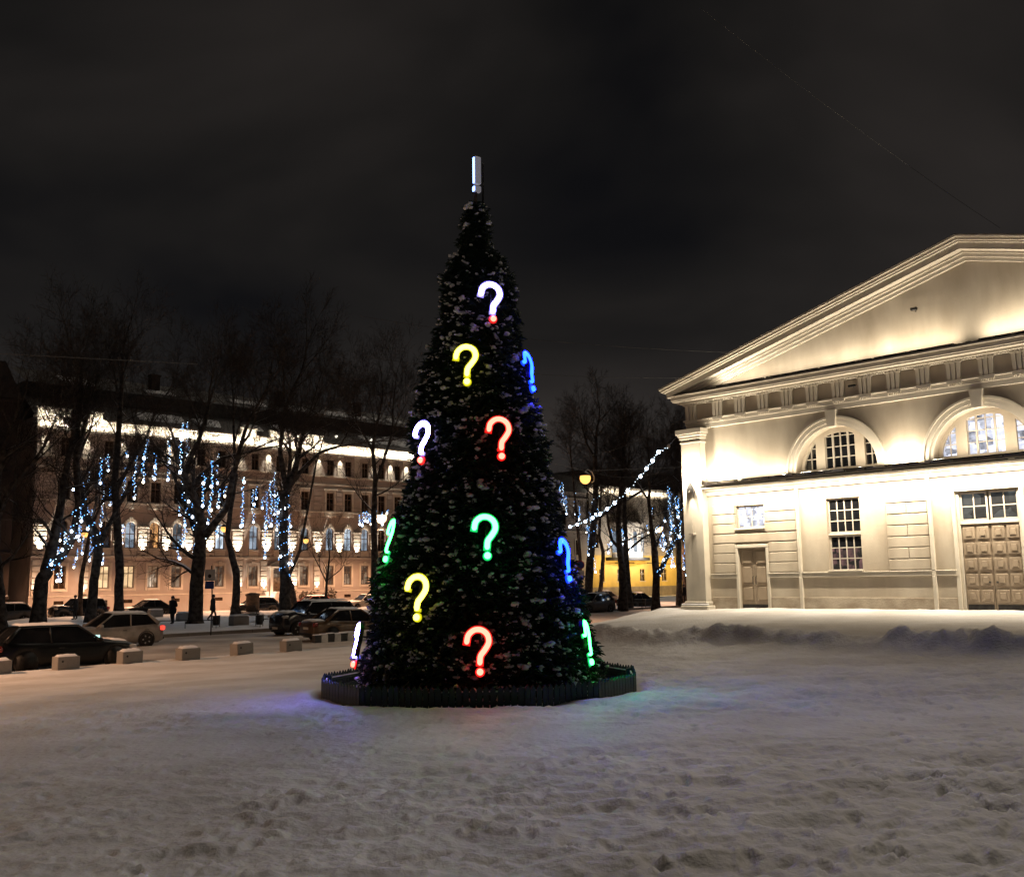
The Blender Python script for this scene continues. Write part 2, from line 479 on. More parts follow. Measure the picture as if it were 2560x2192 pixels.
# street with packed snow
ZRD = -0.78
def strip_sheet(name, a0, a1, q0, q1, z, mt, na=120, nq=40, amp=0.03, seed=1, sc_=0.6):
    A = np.linspace(a0, a1, na); Q = np.linspace(q0, q1, nq)
    A2, Q2 = np.meshgrid(A, Q)
    x = UL.x * A2 + NL.x * Q2; y = UL.y * A2 + NL.y * Q2
    zz = z + amp * (fbm(A2 * 0.12 * sc_, Q2 * 1.4 * sc_, 4, seed) - 0.5)
    o = link(name, raw_mesh(name, np.stack([x, y, zz], -1).reshape(-1, 3), grid_faces(nq, na), [mt], True))
    o['kind'] = 'structure'
    return o
strip_sheet('street', -60, 150, -31.5, -91.5, ZRD, M_ROAD, 260, 120, 0.10, 3)

# raised park island between the two carriageways
pk = []
def park_q(a):           # near edge of the island swings away from the street
    return -49.8 - 0.115 * (a - 25)
A = np.linspace(-40, 120, 240); T = np.linspace(0, 1, 50)
A2, T2 = np.meshgrid(A, T)
Q2 = park_q(A2) * (1 - T2) + (-76.5) * T2
px_ = UL.x * A2 + NL.x * Q2; py_ = UL.y * A2 + NL.y * Q2
edge = np.minimum(sstep(0, 0.05, T2), sstep(1, 0.95, T2))
zz = -0.64 + edge * (0.10 + 0.35 * np.clip(fbm(px_ * 0.33, py_ * 0.33, 4, 44) - 0.42, 0, 1) + 0.05 * (fbm(px_ * 1.3, py_ * 1.3, 3, 47) - 0.5))
zz = zz + 0.28 * sstep(0.90, 0.97, T2) * sstep(1.0, 0.985, T2) * fbm(A2 * 0.5, T2 * 3, 3, 48)
link('park_snow', raw_mesh('park_snow', np.stack([px_, py_, zz], -1).reshape(-1, 3), grid_faces(50, 240), [M_SNOW], True))['kind'] = 'structure'
kb = MB()
for i in range(-40, 120, 2):
    p, q_ = aq(i, park_q(i) + 0.12), aq(i + 1.96, park_q(i + 1.96) + 0.12)
    d = (q_ - p).normalized(); n = Vector((d.y, -d.x, 0)) * 0.08
    kb.add([(*(p - n).xy, -0.9), (*(p + n).xy, -0.9), (*(q_ + n).xy, -0.9), (*(q_ - n).xy, -0.9),
            (*(p - n).xy, -0.60), (*(p + n).xy, -0.60), (*(q_ + n).xy, -0.60), (*(q_ - n).xy, -0.60)],
           [(4, 5, 6, 7), (0, 1, 5, 4), (1, 2, 6, 5), (2, 3, 7, 6), (3, 0, 4, 7)])
kb.build('park_kerb', M_CONC)['kind'] = 'structure'
def park_z(x, y): return -0.52
strip_sheet('far_pavement', -45, 140, -86.5, -95, -0.66, M_SNOW, 80, 12, 0.05, 8)

# ------------------------------------------------------------------ manege (floodlit hall on the right)
AX = 10.85                                            # axis of the facade
MAN = thing('manege_building', 'cream neoclassical hall with pediment and arched windows, floodlit at night', 'building', (PR.x, PR.y, 0), radians(-46))
ZG = 0.60
def rect(x0, x1, z0, z1): return [(x0, z0), (x1, z0), (x1, z1), (x0, z1)]
def arc(cx, cz, r, a0=0.0, a1=pi, n=24): return [(cx + r * cos(a0 + (a1 - a0) * i / n), cz + r * sin(a0 + (a1 - a0) * i / n)) for i in range(n + 1)]
ZS = 5.78; RIN, ROUT = 1.62, 1.98
archc = [5.62, AX, 2 * AX - 5.62]
mirror = lambda a, b: (2 * AX - b, 2 * AX - a)
DOOR, SWIN, WIN, GATE = (1.28, 2.54), (1.22, 2.50), (5.13, 6.42), (9.83, 11.88)
holes = []
for (a, b) in (DOOR, mirror(*DOOR)): holes.append(rect(a, b, ZG, 3.02))
for (a, b) in (SWIN, mirror(*SWIN)): holes.append(rect(a, b, 3.80, 4.70))
for (a, b) in (WIN, mirror(*WIN)): holes.append(rect(a, b, 2.07, 4.72))
holes.append(rect(*GATE, ZG, 4.62))
lower = MB().sheet(rect(-0.1, 2 * AX + 0.1, 0.2, 5.40), [[(x, max(z, 0.25)) if z < 0.61 else (x, z) for x, z in h] for h in holes], 0.0, 0.30)
lower.build('lower_wall', M_CREAM, MAN)
up = MB().sheet(rect(-0.1, 2 * AX + 0.1, 5.40, 8.05), [[(c + RIN, ZS)] + arc(c, ZS, RIN)[1:-1] + [(c - RIN, ZS)] for c in archc], 0.0, 0.38)
up.build('upper_wall', M_CREAM, MAN)
# body of the hall behind
MB().box(-0.9, 2 * AX + 0.9, 0.75, 40, 0.2, 9.5).build('hall_body', M_CREAM, MAN)

# worn plinth, belt, narrow strips
pl = MB()
for a, b in ((0.0, 1.16), (2.66, 9.71), (12.0, 19.04), (20.54, 21.7)): pl.cbox(a, b, -0.035, 0.02, 0.15, 1.12, 0.012)
pl.build('plinth', M_PLINTH, MAN)
def part(name, m, shapes, parent=MAN, smooth=False):
    b = MB(); shapes(b); return b.build(name, m, parent, smooth)
for a, b in ((-0.02, 1.20), (2.62, 9.74), (11.97, 19.06), (20.50, 21.72)):
    part('belt_course', M_TRIM, lambda o: (o.cbox(a, b, -0.085, 0.01, 1.86, 2.00, 0.01), o.cbox(a, b, -0.11, 0.01, 2.003, 2.045, 0.01)))
for x in (3.93, 8.93, 2 * AX - 4.05, 2 * AX - 9.05):  # pale strips stand in for the brightly lit edges of the bays
    part('pilaster_strip', M_TRIM, lambda o: (o.cbox(x, x + 0.12, -0.125, 0.005, 0.2, 1.855, 0.012), o.cbox(x + 0.003, x + 0.117, -0.118, 0.005, 1.86, 2.04, 0.006), o.cbox(x, x + 0.12, -0.125, 0.005, 2.05, 5.36, 0.012)))
# rusticated stone courses
CH = 0.388
def stone(a, b, z0, z1):
    part('stone_block', M_CREAM, lambda o: o.cbox(a + 0.008, b - 0.008, -0.06, 0.004, z0 + 0.014, z1 - 0.014, 0.016))
for k in range(7):
    z0, z1 = 2.06 + CH * k, 2.06 + CH * (k + 1)
    for flip in (False, True):
        segs = []
        if z1 <= 3.20: segs = [(0.12, 1.17), (2.65, 3.90)]
        elif z0 >= 3.60: segs = [(0.12, 1.20), (2.52, 3.90)]
        else: segs = [(0.12, 3.90)] if k == 3 else [(0.12, 1.17), (2.65, 3.90)]
        if k == 3: segs = [(0.12, 3.90)]
        segs2 = [(7.42, 8.16), (8.16, 8.90)] if k % 2 else [(7.42, 8.90)]
        for a, b in segs + segs2:
            if k == 3 and a < 1: z0b = 3.235
            else: z0b = z0
            if flip: a, b = mirror(a, b)
            stone(a, b, z0b, z1 if not (k == 3 and min(a, 2 * AX - b) < 1) else 3.60)
# door surround
for a, b in (DOOR, mirror(*DOOR)):
    part('door_surround', M_TRIM, lambda o: (o.cbox(a - 0.11, a + 0.002, -0.09, 0.02, 0.2, 3.03, 0.01), o.cbox(b - 0.002, b + 0.11, -0.09, 0.02, 0.2, 3.03, 0.01), o.cbox(a - 0.11, b + 0.11, -0.095, 0.02, 3.033, 3.16, 0.01)))
    dr = part('side_door', M_GATE, lambda o: (o.cbox(a, (a + b) / 2 - 0.006, 0.10, 0.15, ZG + 0.02, 3.02, 0.006), o.cbox((a + b) / 2 + 0.006, b, 0.10, 0.15, ZG + 0.02, 3.02, 0.006)))
    for c0 in (a + 0.10, (a + b) / 2 + 0.09):
        for z0, z1 in ((1.0, 1.52), (1.66, 2.30), (2.42, 2.92)):
            part('panel', M_GATE, lambda o: (o.cbox(c0, c0 + 0.44, 0.062, 0.103, z0, z1, 0.03)), dr)
    for xx in ((a + b) / 2 - 0.07, (a + b) / 2 + 0.07):
        part('handle', M_DARKMETAL, lambda o: o.tube([(xx, 0.09, 1.62), (xx, 0.03, 1.64), (xx, 0.03, 1.90), (xx, 0.09, 1.92)], 0.012), dr)
    part('kick_plate', M_DARKMETAL, lambda o: o.box(a + 0.03, b - 0.03, 0.088, 0.099, ZG + 0.05, ZG + 0.24), dr)

R_COOL = room_mat('cool_lit_room', (0.95, 0.98, 1.15), (0.10, 0.11, 0.14), 1.15, (2.6, 2.6, 3.4), 3.1, 0.25, 0.6)
R_COOL2 = room_mat('dim_cool_room', (0.62, 0.70, 0.85), (0.03, 0.035, 0.045), 0.8, (2.2, 2.2, 2.6), 7.7, 0.3, 0.72)
R_PINK = room_mat('shop_lit_room', (0.60, 0.30, 0.30), (0.012, 0.012, 0.014), 0.55, (3.6, 3.6, 2.4), 1.3, 0.42, 0.8)
R_TRANS = room_mat('transom_room', (0.16, 0.18, 0.18), (0.02, 0.022, 0.024), 0.75, (1.2, 1.2, 1.6), 9.3, 0.3, 0.75)
def pane_window(name, x0, x1, z0, z1, nx, nz, pm, parent=MAN, y=0.16, bar=0.035, border=0.06, heavy=(), top=None):
    """frame with glazing bars, every pane its own piece"""
    fr = MB()
    fr.cbox(x0, x0 + border, y - 0.03, y + 0.03, z0, z1, 0.006); fr.cbox(x1 - border, x1, y - 0.03, y + 0.03, z0, z1, 0.006)
    fr.cbox(x0 + border + .001, x1 - border - .001, y - 0.031, y + 0.03, z0, z0 + border, 0.006); fr.cbox(x0 + border + .001, x1 - border - .001, y - 0.031, y + 0.03, z1 - border, z1, 0.006)
    wx, wz = (x1 - x0 - 2 * border) / nx, (z1 - z0 - 2 * border) / nz
    for i in range(1, nx):
        bw = bar * (2.0 if i in heavy else 1.0)
        fr.box(x0 + border + wx * i - bw / 2, x0 + border + wx * i + bw / 2, y - 0.022, y + 0.02, z0 + border + .001, z1 - border - .001)
    for j in range(1, nz):
        fr.box(x0 + border + .001, x1 - border - .001, y - 0.018, y + 0.02, z0 + border + wz * j - bar / 2, z0 + border + wz * j + bar / 2)
    w = fr.build(name, M_FRAME, parent)
    for i in range(nx):
        for j in range(nz):
            a, c = x0 + border + wx * i, z0 + border + wz * j
            m_ = pm(i, j) if callable(pm) else pm
            MB().box(a, a + wx, y + 0.005, y + 0.013, c, c + wz).build('pane', m_, w)
    return w
for mir in (False, True):
    f = (lambda a, b: mirror(a, b)) if mir else (lambda a, b: (a, b))
    a, b = f(*SWIN)
    w = pane_window('small_window', a, b, 3.80, 4.70, 4, 2, R_COOL)
    part('sill', M_TRIM, lambda o: o.cbox(a - 0.04, b + 0.04, -0.10, 0.02, 3.74, 3.80, 0.01))
    a, b = f(*WIN)
    pane_window('tall_window', a, b, 3.44, 4.72, 4, 3, lambda i, j: M_GLASS)
    pane_window('tall_window', a, b, 2.07, 3.36, 4, 3, lambda i, j: R_PINK if j < 2 else M_GLASS)
    part('transom_bar', M_TRIM, lambda o: o.cbox(a, b, 0.06, 0.2, 3.363, 3.437, 0.01))
    part('sill', M_TRIM, lambda o: o.cbox(a - 0.02, b + 0.02, -0.125, 0.1, 2.047, 2.10, 0.01))
# main gate with its panels
gate = part('main_gate', M_GATE, lambda o: (o.cbox(GATE[0] + 0.10, AX - 0.008, 0.10, 0.17, ZG + 0.05, 3.52, 0.008), o.cbox(AX + 0.008, GATE[1] - 0.10, 0.10, 0.17, ZG + 0.05, 3.52, 0.008)))
for sx in (GATE[0] + 0.15, GATE[0] + 0.60, AX + 0.07, AX + 0.52):
    for r_ in range(5):
        z0 = 0.98 + 0.515 * r_
        part('panel', M_GATE, lambda o: (o.cbox(sx, sx + 0.38, 0.055, 0.102, z0, z0 + 0.40, 0.012), o.cbox(sx + 0.085, sx + 0.295, 0.030, 0.058, z0 + 0.085, z0 + 0.315, 0.02)), gate)
for xx in (AX - 0.12, AX + 0.12): part('handle', M_DARKMETAL, lambda o: o.lathe([(0.03, 0.06), (0.035, 0.03), (0.02, 0.02)], 10, 0, (xx, 0, 1.62), 'y'), gate)
for c in (GATE[0] + 0.14, AX + 0.06): part('kick_plate', M_DARKMETAL, lambda o: o.box(c, c + 0.82, 0.085, 0.099, ZG + 0.10, ZG + 0.30), gate)
part('gate_frame', M_TRIM, lambda o: (o.cbox(GATE[0], GATE[0] + 0.098, 0.04, 0.2, ZG, 4.62, 0.01), o.cbox(GATE[1] - 0.098, GATE[1], 0.04, 0.2, ZG, 4.62, 0.01), o.cbox(GATE[0] + 0.1, GATE[1] - 0.1, 0.03, 0.2, 3.53, 3.64, 0.01)))
pane_window('transom_window', GATE[0] + 0.1, AX - 0.03, 3.645, 4.60, 2, 2, R_TRANS)
pane_window('transom_window', AX + 0.03, GATE[1] - 0.1, 3.645, 4.60, 2, 2, R_TRANS)
part('gate_surround', M_TRIM, lambda o: (o.cbox(GATE[0] - 0.12, GATE[0] + 0.001, -0.06, 0.02, 0.2, 4.63, 0.01), o.cbox(GATE[1] - 0.001, GATE[1] + 0.12, -0.06, 0.02, 0.2, 4.63, 0.01), o.cbox(GATE[0] - 0.12, GATE[1] + 0.12, -0.065, 0.02, 4.633, 4.76, 0.01)))

# arched windows
def ring(o, cx, cz, r0, r1, y0, y1, n=32):
    vs, fs = [], []
    for i in range(n + 1):
        w = pi * i / n
        for r, y in ((r0, y0), (r1, y0), (r1, y1), (r0, y1)): vs.append((cx + r * cos(w), y, cz + r * sin(w)))
    for i in range(n):
        for k in range(4): fs.append((i * 4 + k, i * 4 + (k + 1) % 4, i * 4 + 4 + (k + 1) % 4, i * 4 + 4 + k))
    fs += [(0, 1, 2, 3), tuple(n * 4 + k for k in range(4))]
    o.add(vs, fs)
for ci, c in enumerate(archc):
    part('archivolt', M_TRIM, lambda o: (ring(o, c, ZS, RIN + 0.001, 1.74, -0.05, 0.01), ring(o, c, ZS, 1.742, 1.90, -0.085, 0.01), ring(o, c, ZS, 1.902, ROUT, -0.13, 0.01)), MAN)
    part('keystone', M_TRIM, lambda o: o.prism([(c - 0.15, 7.36), (c + 0.15, 7.36), (c + 0.22, 7.985), (c - 0.22, 7.985)], -0.20, 0.0))
    # recessed infill with three openings
    xi = 1.50
    def side(sgn):
        x_in, x_out = 0.98, 1.47
        P = [(c + sgn * x_in, ZS + 0.10)] + [(c + sgn * x_out, ZS + 0.10)]
        a0 = math.asin((0.10) / 1.52); a1 = math.acos(x_in / 1.52)
        P += [(c + sgn * 1.50 * cos(a0 + (a1 - a0) * i / 8), ZS + 1.50 * sin(a0 + (a1 - a0) * i / 8)) for i in range(1, 9)]
        return P
    mid = [(c - 0.60, ZS + 0.10), (c + 0.60, ZS + 0.10), (c + 0.60, ZS + 1.27)] + [(c + 0.60 * cos(pi * i / 10), ZS + 1.27 + 0.16 * sin(pi * i / 10)) for i in range(1, 10)] + [(c - 0.60, ZS + 1.27)]
    outer = [(c + 1.619, ZS + 0.001)] + [(c + 1.619 * cos(pi * i / 24), ZS + 1.619 * sin(pi * i / 24)) for i in range(1, 24)] + [(c - 1.619, ZS + 0.001)]
    MB().sheet(outer, [side(1), side(-1), mid], 0.375, 0.14).build('arch_infill', M_CREAM, MAN)
    lit = ci == 1
    pmid = R_COOL if lit else M_GLASS
    w = MB()
    for i in range(0, 5):
        x = c - 0.60 + 0.30 * i
        b_ = 0.035 if i in (1, 3) else 0.02
        w.box(x - b_, x + b_, 0.44, 0.50, ZS + 0.10, ZS + 1.42)
    for j in range(0, 5): w.box(c - 0.60, c + 0.60, 0.445, 0.498, ZS + 0.09 + 0.40 * j - 0.0, ZS + 0.122 + 0.40 * j)
    w = w.build('arched_window', M_FRAME, MAN)
    for i in range(4):
        for j in range(4):
            MB().box(c - 0.60 + 0.30 * i, c - 0.30 + 0.30 * i, 0.492, 0.503, ZS + 0.10 + 0.40 * j, ZS + 0.10 + 0.40 * (j + 1)).build('pane', pmid, w)
    for sg in (1, -1):
        w = MB()
        w.box(*sorted((c + sg * 1.19, c + sg * 1.22)), 0.445, 0.50, ZS + 0.10, ZS + 1.0)
        for j in range(3): w.box(*sorted((c + sg * 0.98, c + sg * 1.5)), 0.448, 0.50, ZS + 0.10 + 0.40 * j - 0.01, ZS + 0.125 + 0.40 * j)
        w = w.build('side_light', M_FRAME, MAN)
        for i in range(2):
            for j in range(3):
                MB().box(*sorted((c + sg * (0.96 + 0.27 * i), c + sg * (0.96 + 0.27 * (i + 1)))), 0.494, 0.505, ZS + 0.10 + 0.40 * j, ZS + 0.10 + 0.40 * (j + 1)).build('pane', pmid, w)

# ledge with mouldings, metal flashing and snow
LX0, LX1 = -0.10, 2 * AX + 0.10
part('ledge_moulding', M_TRIM, lambda o: (o.cbox(LX0, LX1, -0.10, 0.01, 5.18, 5.34, 0.012), o.cbox(LX0, LX1, -0.20, 0.01, 5.343, 5.44, 0.015), o.cbox(LX0, LX1, -0.34, 0.01, 5.443, 5.60, 0.015)))
fl = MB().box(LX0, LX1, -0.42, 0.0, 5.603, 5.635)
x = LX0
while x < LX1:
    fl.box(x, x + 0.025, -0.425, 0.0, 5.636, 5.675); x += 0.78
fl.build('ledge_flashing', M_FLASH, MAN)
for k in range(26):
    xx = random.uniform(0.2, 15); w_ = random.uniform(0.12, 0.5)
    o = MB(); o.lathe([(0.02, 0.13), (0.55, 0.11), (0.86, 0.05), (1.0, 0.0)], 12)
    me_ = o.build('snow_lump', M_SNOW, MAN, True, (xx, -0.30 + random.uniform(-0.05, 0.1), 5.636))
    me_.scale = (w_, random.uniform(0.08, 0.13), random.uniform(0.5, 1.1))

# corner piers
for x0 in (-1.06, 2 * AX + 0.10):
    pr = part('corner_pier', M_TRIM, lambda o: o.cbox(x0, x0 + 0.96, -0.36, 0.75, 0.96, 7.56, 0.015))
    part('pier_capital', M_TRIM, lambda o: (o.cbox(x0 - 0.03, x0 + 0.99, -0.39, 0.75, 7.40, 7.47, 0.01), o.cbox(x0 - 0.05, x0 + 1.01, -0.41, 0.75, 7.563, 7.68, 0.01), o.cbox(x0 - 0.10, x0 + 1.06, -0.46, 0.75, 7.683, 7.78, 0.02), o.cbox(x0 - 0.16, x0 + 1.12, -0.52, 0.75, 7.783, 7.985, 0.01)), pr)
    part('pier_base', M_TRIM, lambda o: (o.cbox(x0 - 0.08, x0 + 1.04, -0.44, 0.75, 0.80, 0.957, 0.04), o.cbox(x0 - 0.20, x0 + 1.16, -0.56, 0.75, 0.3, 0.797, 0.04)), pr)
    part('base_snow', M_SNOW, lambda o: o.cbox(x0 - 0.17, x0 + 1.13, -0.53, -0.362, 0.80, 0.86, 0.03), pr)
    chevron_shadow = part('wall_lantern', M_DARKMETAL, lambda o: (o.prism([(x0 + 0.48, 5.86), (x0 + 0.63, 5.50), (x0 + 0.66, 5.12), (x0 + 0.56, 5.42), (x0 + 0.48, 5.50), (x0 + 0.40, 5.42), (x0 + 0.30, 5.12), (x0 + 0.33, 5.50)], -0.52, -0.48),  # solid dark chevron put in for the arrow-shaped shadow on the pier
                                                     o.tube([(x0 + 0.48, -0.36, 5.55), (x0 + 0.48, -0.50, 5.55)], 0.02)), pr)
    part('lantern_rod', M_FRAME, lambda o: (o.tube([(x0 + 0.48, -0.42, 4.30), (x0 + 0.48, -0.42, 3.70)], 0.018), o.cbox(x0 + 0.36, x0 + 0.60, -0.56, -0.36, 3.62, 3.70, 0.01)), pr)

# entablature
EX0, EX1 = -0.96, 2 * AX + 0.96
part('architrave', M_TRIM, lambda o: (o.cbox(EX0, EX1, -0.10, 0.7, 7.99, 8.18, 0.008), o.cbox(EX0 - 0.02, EX1 + 0.02, -0.13, 0.7, 8.183, 8.335, 0.008), o.cbox(EX0 - 0.06, EX1 + 0.06, -0.19, 0.7, 8.338, 8.40, 0.01)))
part('frieze', M_CREAM, lambda o: o.box(EX0, EX1, -0.10, 0.7, 8.402, 9.02))
tg = MB()
for dx in (-0.16, 0.0, 0.16): tg.prism([(dx - 0.056, 0.0), (dx + 0.056, 0.0), (dx * 1.10 + 0.066, 0.575), (dx * 1.10 - 0.066, 0.575)], -0.085, 0.0)
tg.box(-0.235, 0.235, -0.025, 0.0, 0.0, 0.575); tg.box(-0.28, 0.28, -0.10, 0.0, 0.577, 0.615)
TGM = tg.mesh('triglyph'); TGM.materials.append(M_TRIM)
rg = MB().box(-0.25, 0.25, -0.06, 0.0, -0.075, 0.0)
for i in range(6): rg.lathe([(0.018, -0.045), (0.028, -0.12)], 6, 0, (-0.205 + 0.082 * i, -0.03, 0))
RGM = rg.mesh('regula'); RGM.materials.append(M_TRIM)
tx = [-0.62] + [0.68 + 1.0555 * k for k in range(20)] + [2 * AX + 0.62]
for x in tx:
    link('triglyph', TGM, None, MAN, (x, -0.10, 8.403))
    link('regula', RGM, None, MAN, (x, -0.131, 8.336))
def cornice_bar(o, z0, z1, d, ex):
    o.cbox(EX0 - ex, EX1 + ex, -d, 0.7, z0, z1, 0.012)
part('cornice', M_TRIM, lambda o: (cornice_bar(o, 9.022, 9.08, 0.17, 0.07), cornice_bar(o, 9.083, 9.17, 0.26, 0.16), cornice_bar(o, 9.173, 9.235, 0.48, 0.38), cornice_bar(o, 9.237, 9.40, 0.52, 0.42), cornice_bar(o, 9.403, 9.47, 0.58, 0.48)))
dn = MB(); x = EX0
while x < EX1: dn.box(x, x + 0.07, -0.215, -0.172, 9.03, 9.082); x += 0.13
dn.build('dentils', M_TRIM, MAN)['kind'] = 'stuff'
part('cornice_flashing', M_ROOF, lambda o: o.box(EX0 - 0.40, EX1 + 0.40, -0.575, 0.02, 9.473, 9.505))
sl = MB()
for k in range(170):
    xx = EX0 + 1 + k * 0.128; sl.lathe([(0.01, 0.05), (0.05, 0.04), (0.09, 0.0)], 7, 0, (xx + random.uniform(-.05, .05), -0.47 + random.uniform(-0.04, 0.06), 9.505))
sl.build('cornice_grit', M_FLASH, MAN)['kind'] = 'stuff'
# pediment
TIPX, TIPZ, APZ = -1.76, 9.76, 13.17
SLP = (APZ - TIPZ) / (AX - TIPX)
part('tympanum', M_CREAM, lambda o: o.prism([(-0.9, 9.40), (2 * AX + 0.9, 9.40), (2 * AX - 0.2, 9.56), (AX, 12.62), (0.2, 9.56)], -0.02, 0.6))
layers = [(0.82, 0.0, -0.05, 'sima'), (0.76, -0.053, -0.15, ''), (0.68, -0.153, -0.21, ''), (0.58, -0.213, -0.43, ''), (0.30, -0.433, -0.50, ''), (0.22, -0.503, -0.62, ''), (0.12, -0.623, -0.74, '')]
for sgn in (-1, 1):
    o = MB()
    for d, t0, t1, nm in layers:
        ext = (0.82 - d) * 0.95
        x0 = TIPX + ext
        zz0 = TIPZ + SLP * ext
        P = [(x0, max(zz0 + t0, 9.0)), (AX, APZ + t0), (AX, APZ + t1), (x0, zz0 + t1)]
        if d < 0.5:                                   # lower mouldings die into the horizontal cornice
            xs_ = TIPX + (9.48 - t1 - TIPZ) / SLP
            P = [(max(x0, xs_ - 0.3), TIPZ + SLP * (max(x0, xs_ - 0.3) - TIPX) + t0), (AX, APZ + t0), (AX, APZ + t1), (max(x0, xs_ - 0.3), TIPZ + SLP * (max(x0, xs_ - 0.3) - TIPX) + t1)]
        if sgn > 0: P = [(2 * AX - a, b) for a, b in P]
        o.prism(P, -d, 0.5)
    o.build('raking_cornice', M_TRIM, MAN)
part('roof', M_ROOF, lambda o: o.prism([(TIPX + 0.05, TIPZ - 0.10), (AX, APZ - 0.03), (2 * AX - TIPX - 0.05, TIPZ - 0.10)], 0.5, 40))
part('roof_edge', M_FLASH, lambda o: (o.prism([(TIPX - 0.03, TIPZ + 0.003), (AX, APZ + 0.003), (AX, APZ + 0.03), (TIPX - 0.03, TIPZ + 0.03)], -0.86, 0.55),
                                     o.prism([(2 * AX - TIPX + 0.03, TIPZ + 0.003), (AX + .001, APZ + 0.003), (AX + .001, APZ + 0.03), (2 * AX - TIPX + 0.03, TIPZ + 0.03)], -0.86, 0.55)))
part('camera_bracket', M_DARKMETAL, lambda o: (o.tube([(9.0, -0.02, 11.05), (9.0, -0.16, 11.10)], 0.02), o.cbox(8.9, 9.12, -0.26, -0.14, 11.06, 11.16, 0.01)))
part('camera_bracket', M_DARKMETAL, lambda o: (o.tube([(6.55, -0.10, 8.72), (6.55, -0.22, 8.74)], 0.015), o.cbox(6.42, 6.70, -0.28, -0.2, 8.70, 8.78, 0.01)))

# floodlights of the manege: fittings on the ledge, under it and on the cornice
WARM = (1.0, 0.855, 0.65)
fx = MB().cbox(-0.5, 0.5, -0.03, 0.03, 0, 0.045, 0.006); FXM = fx.mesh('strip_light'); FXM.materials.append(M_DARKMETAL)
def strip_light(x, y, z, L, energy, pitch, name, col=WARM, roll=0.0):
    f = link('strip_light', FXM, None, MAN, (x, y, z)); f.scale = (L, 1, 1)
    lamp(name, 'AREA', MAN, (x, y, z + (0.06 if pitch > pi / 2 else -0.03)), energy, col, (pitch, 0, roll), shape='RECTANGLE', size=L, size_y=0.05, spread=radians(150))
K = 1.0
for x, L, en, pt in ((0.85, 1.5, 95, 158), (2.75, 1.9, 40, 162), (5.62, 3.2, 74, 166), (8.24, 1.2, 66, 158), (10.85, 3.0, 66, 164), (13.45, 1.2, 50, 158), (16.1, 3.0, 46, 164), (20.0, 2.5, 60, 160)):
    strip_light(x, -0.36, 5.68, L, en * K, radians(pt), 'ledge_uplight')
for x, L, en in ((1.9, 3.6, 205), (5.9, 3.8, 225), (10.0, 3.8, 240), (14.0, 3.8, 225), (18.5, 4.5, 225)):
    strip_light(x, -0.80, 5.46, L, en * K, radians(22), 'ledge_downlight')
    for bx0 in (x - L / 2 + 0.2, x + L / 2 - 0.2): part('lamp_arm', M_DARKMETAL, lambda o: o.tube([(bx0, -0.30, 5.52), (bx0, -0.80, 5.49)], 0.012, 5))
for x, L, en in ((2.0, 2.2, 26), (4.3, 2.2, 20), (6.5, 2.0, 24), (9.0, 2.8, 52), (12.6, 2.8, 52), (16.0, 0.8, 18), (19.8, 0.7, 20)):
    strip_light(x, -0.50, 9.53, L, en * K, radians(160), 'pediment_uplight')
for x0 in (-1.06, 2 * AX + 0.10):
    lamp('lantern_light', 'POINT', MAN, (x0 + 0.48, -0.70, 5.95), 420, WARM, shadow_soft_size=0.06)

# ------------------------------------------------------------------ the decorated tree
TC = Vector((-0.63, 17.77, 0))
PROF = [(9.05, 0.02), (8.85, 0.20), (8.42, 0.27), (8.03, 0.38), (7.80, 0.58), (7.45, 0.66), (7.10, 0.74), (6.79, 0.84), (6.20, 0.86), (5.74, 1.04), (5.28, 1.13), (4.73, 1.22), (3.9, 1.36), (3.19, 1.50), (2.56, 1.72), (1.93, 1.86), (1.24, 1.98), (0.64, 2.12), (0.1, 2.22)]
PZ = np.array([p[0] for p in PROF][::-1]); PRr = np.array([p[1] for p in PROF][::-1])
def prof_r(z): return float(np.interp(z, PZ, PRr))
XT = thing('christmas_tree', 'tall snowy artificial fir tree standing in the low ring fence', 'tree', tuple(TC))
ZT0 = gz(TC.x, TC.y - 2.3)
# dark core with trunk
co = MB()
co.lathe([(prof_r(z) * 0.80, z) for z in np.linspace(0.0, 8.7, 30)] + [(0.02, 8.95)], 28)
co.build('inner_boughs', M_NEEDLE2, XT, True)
part('trunk', M_BARK, lambda o: o.tube([(0, 0, -0.4), (0, 0, 5), (0, 0, 9.3)], [0.16, 0.12, 0.03], 10), XT)

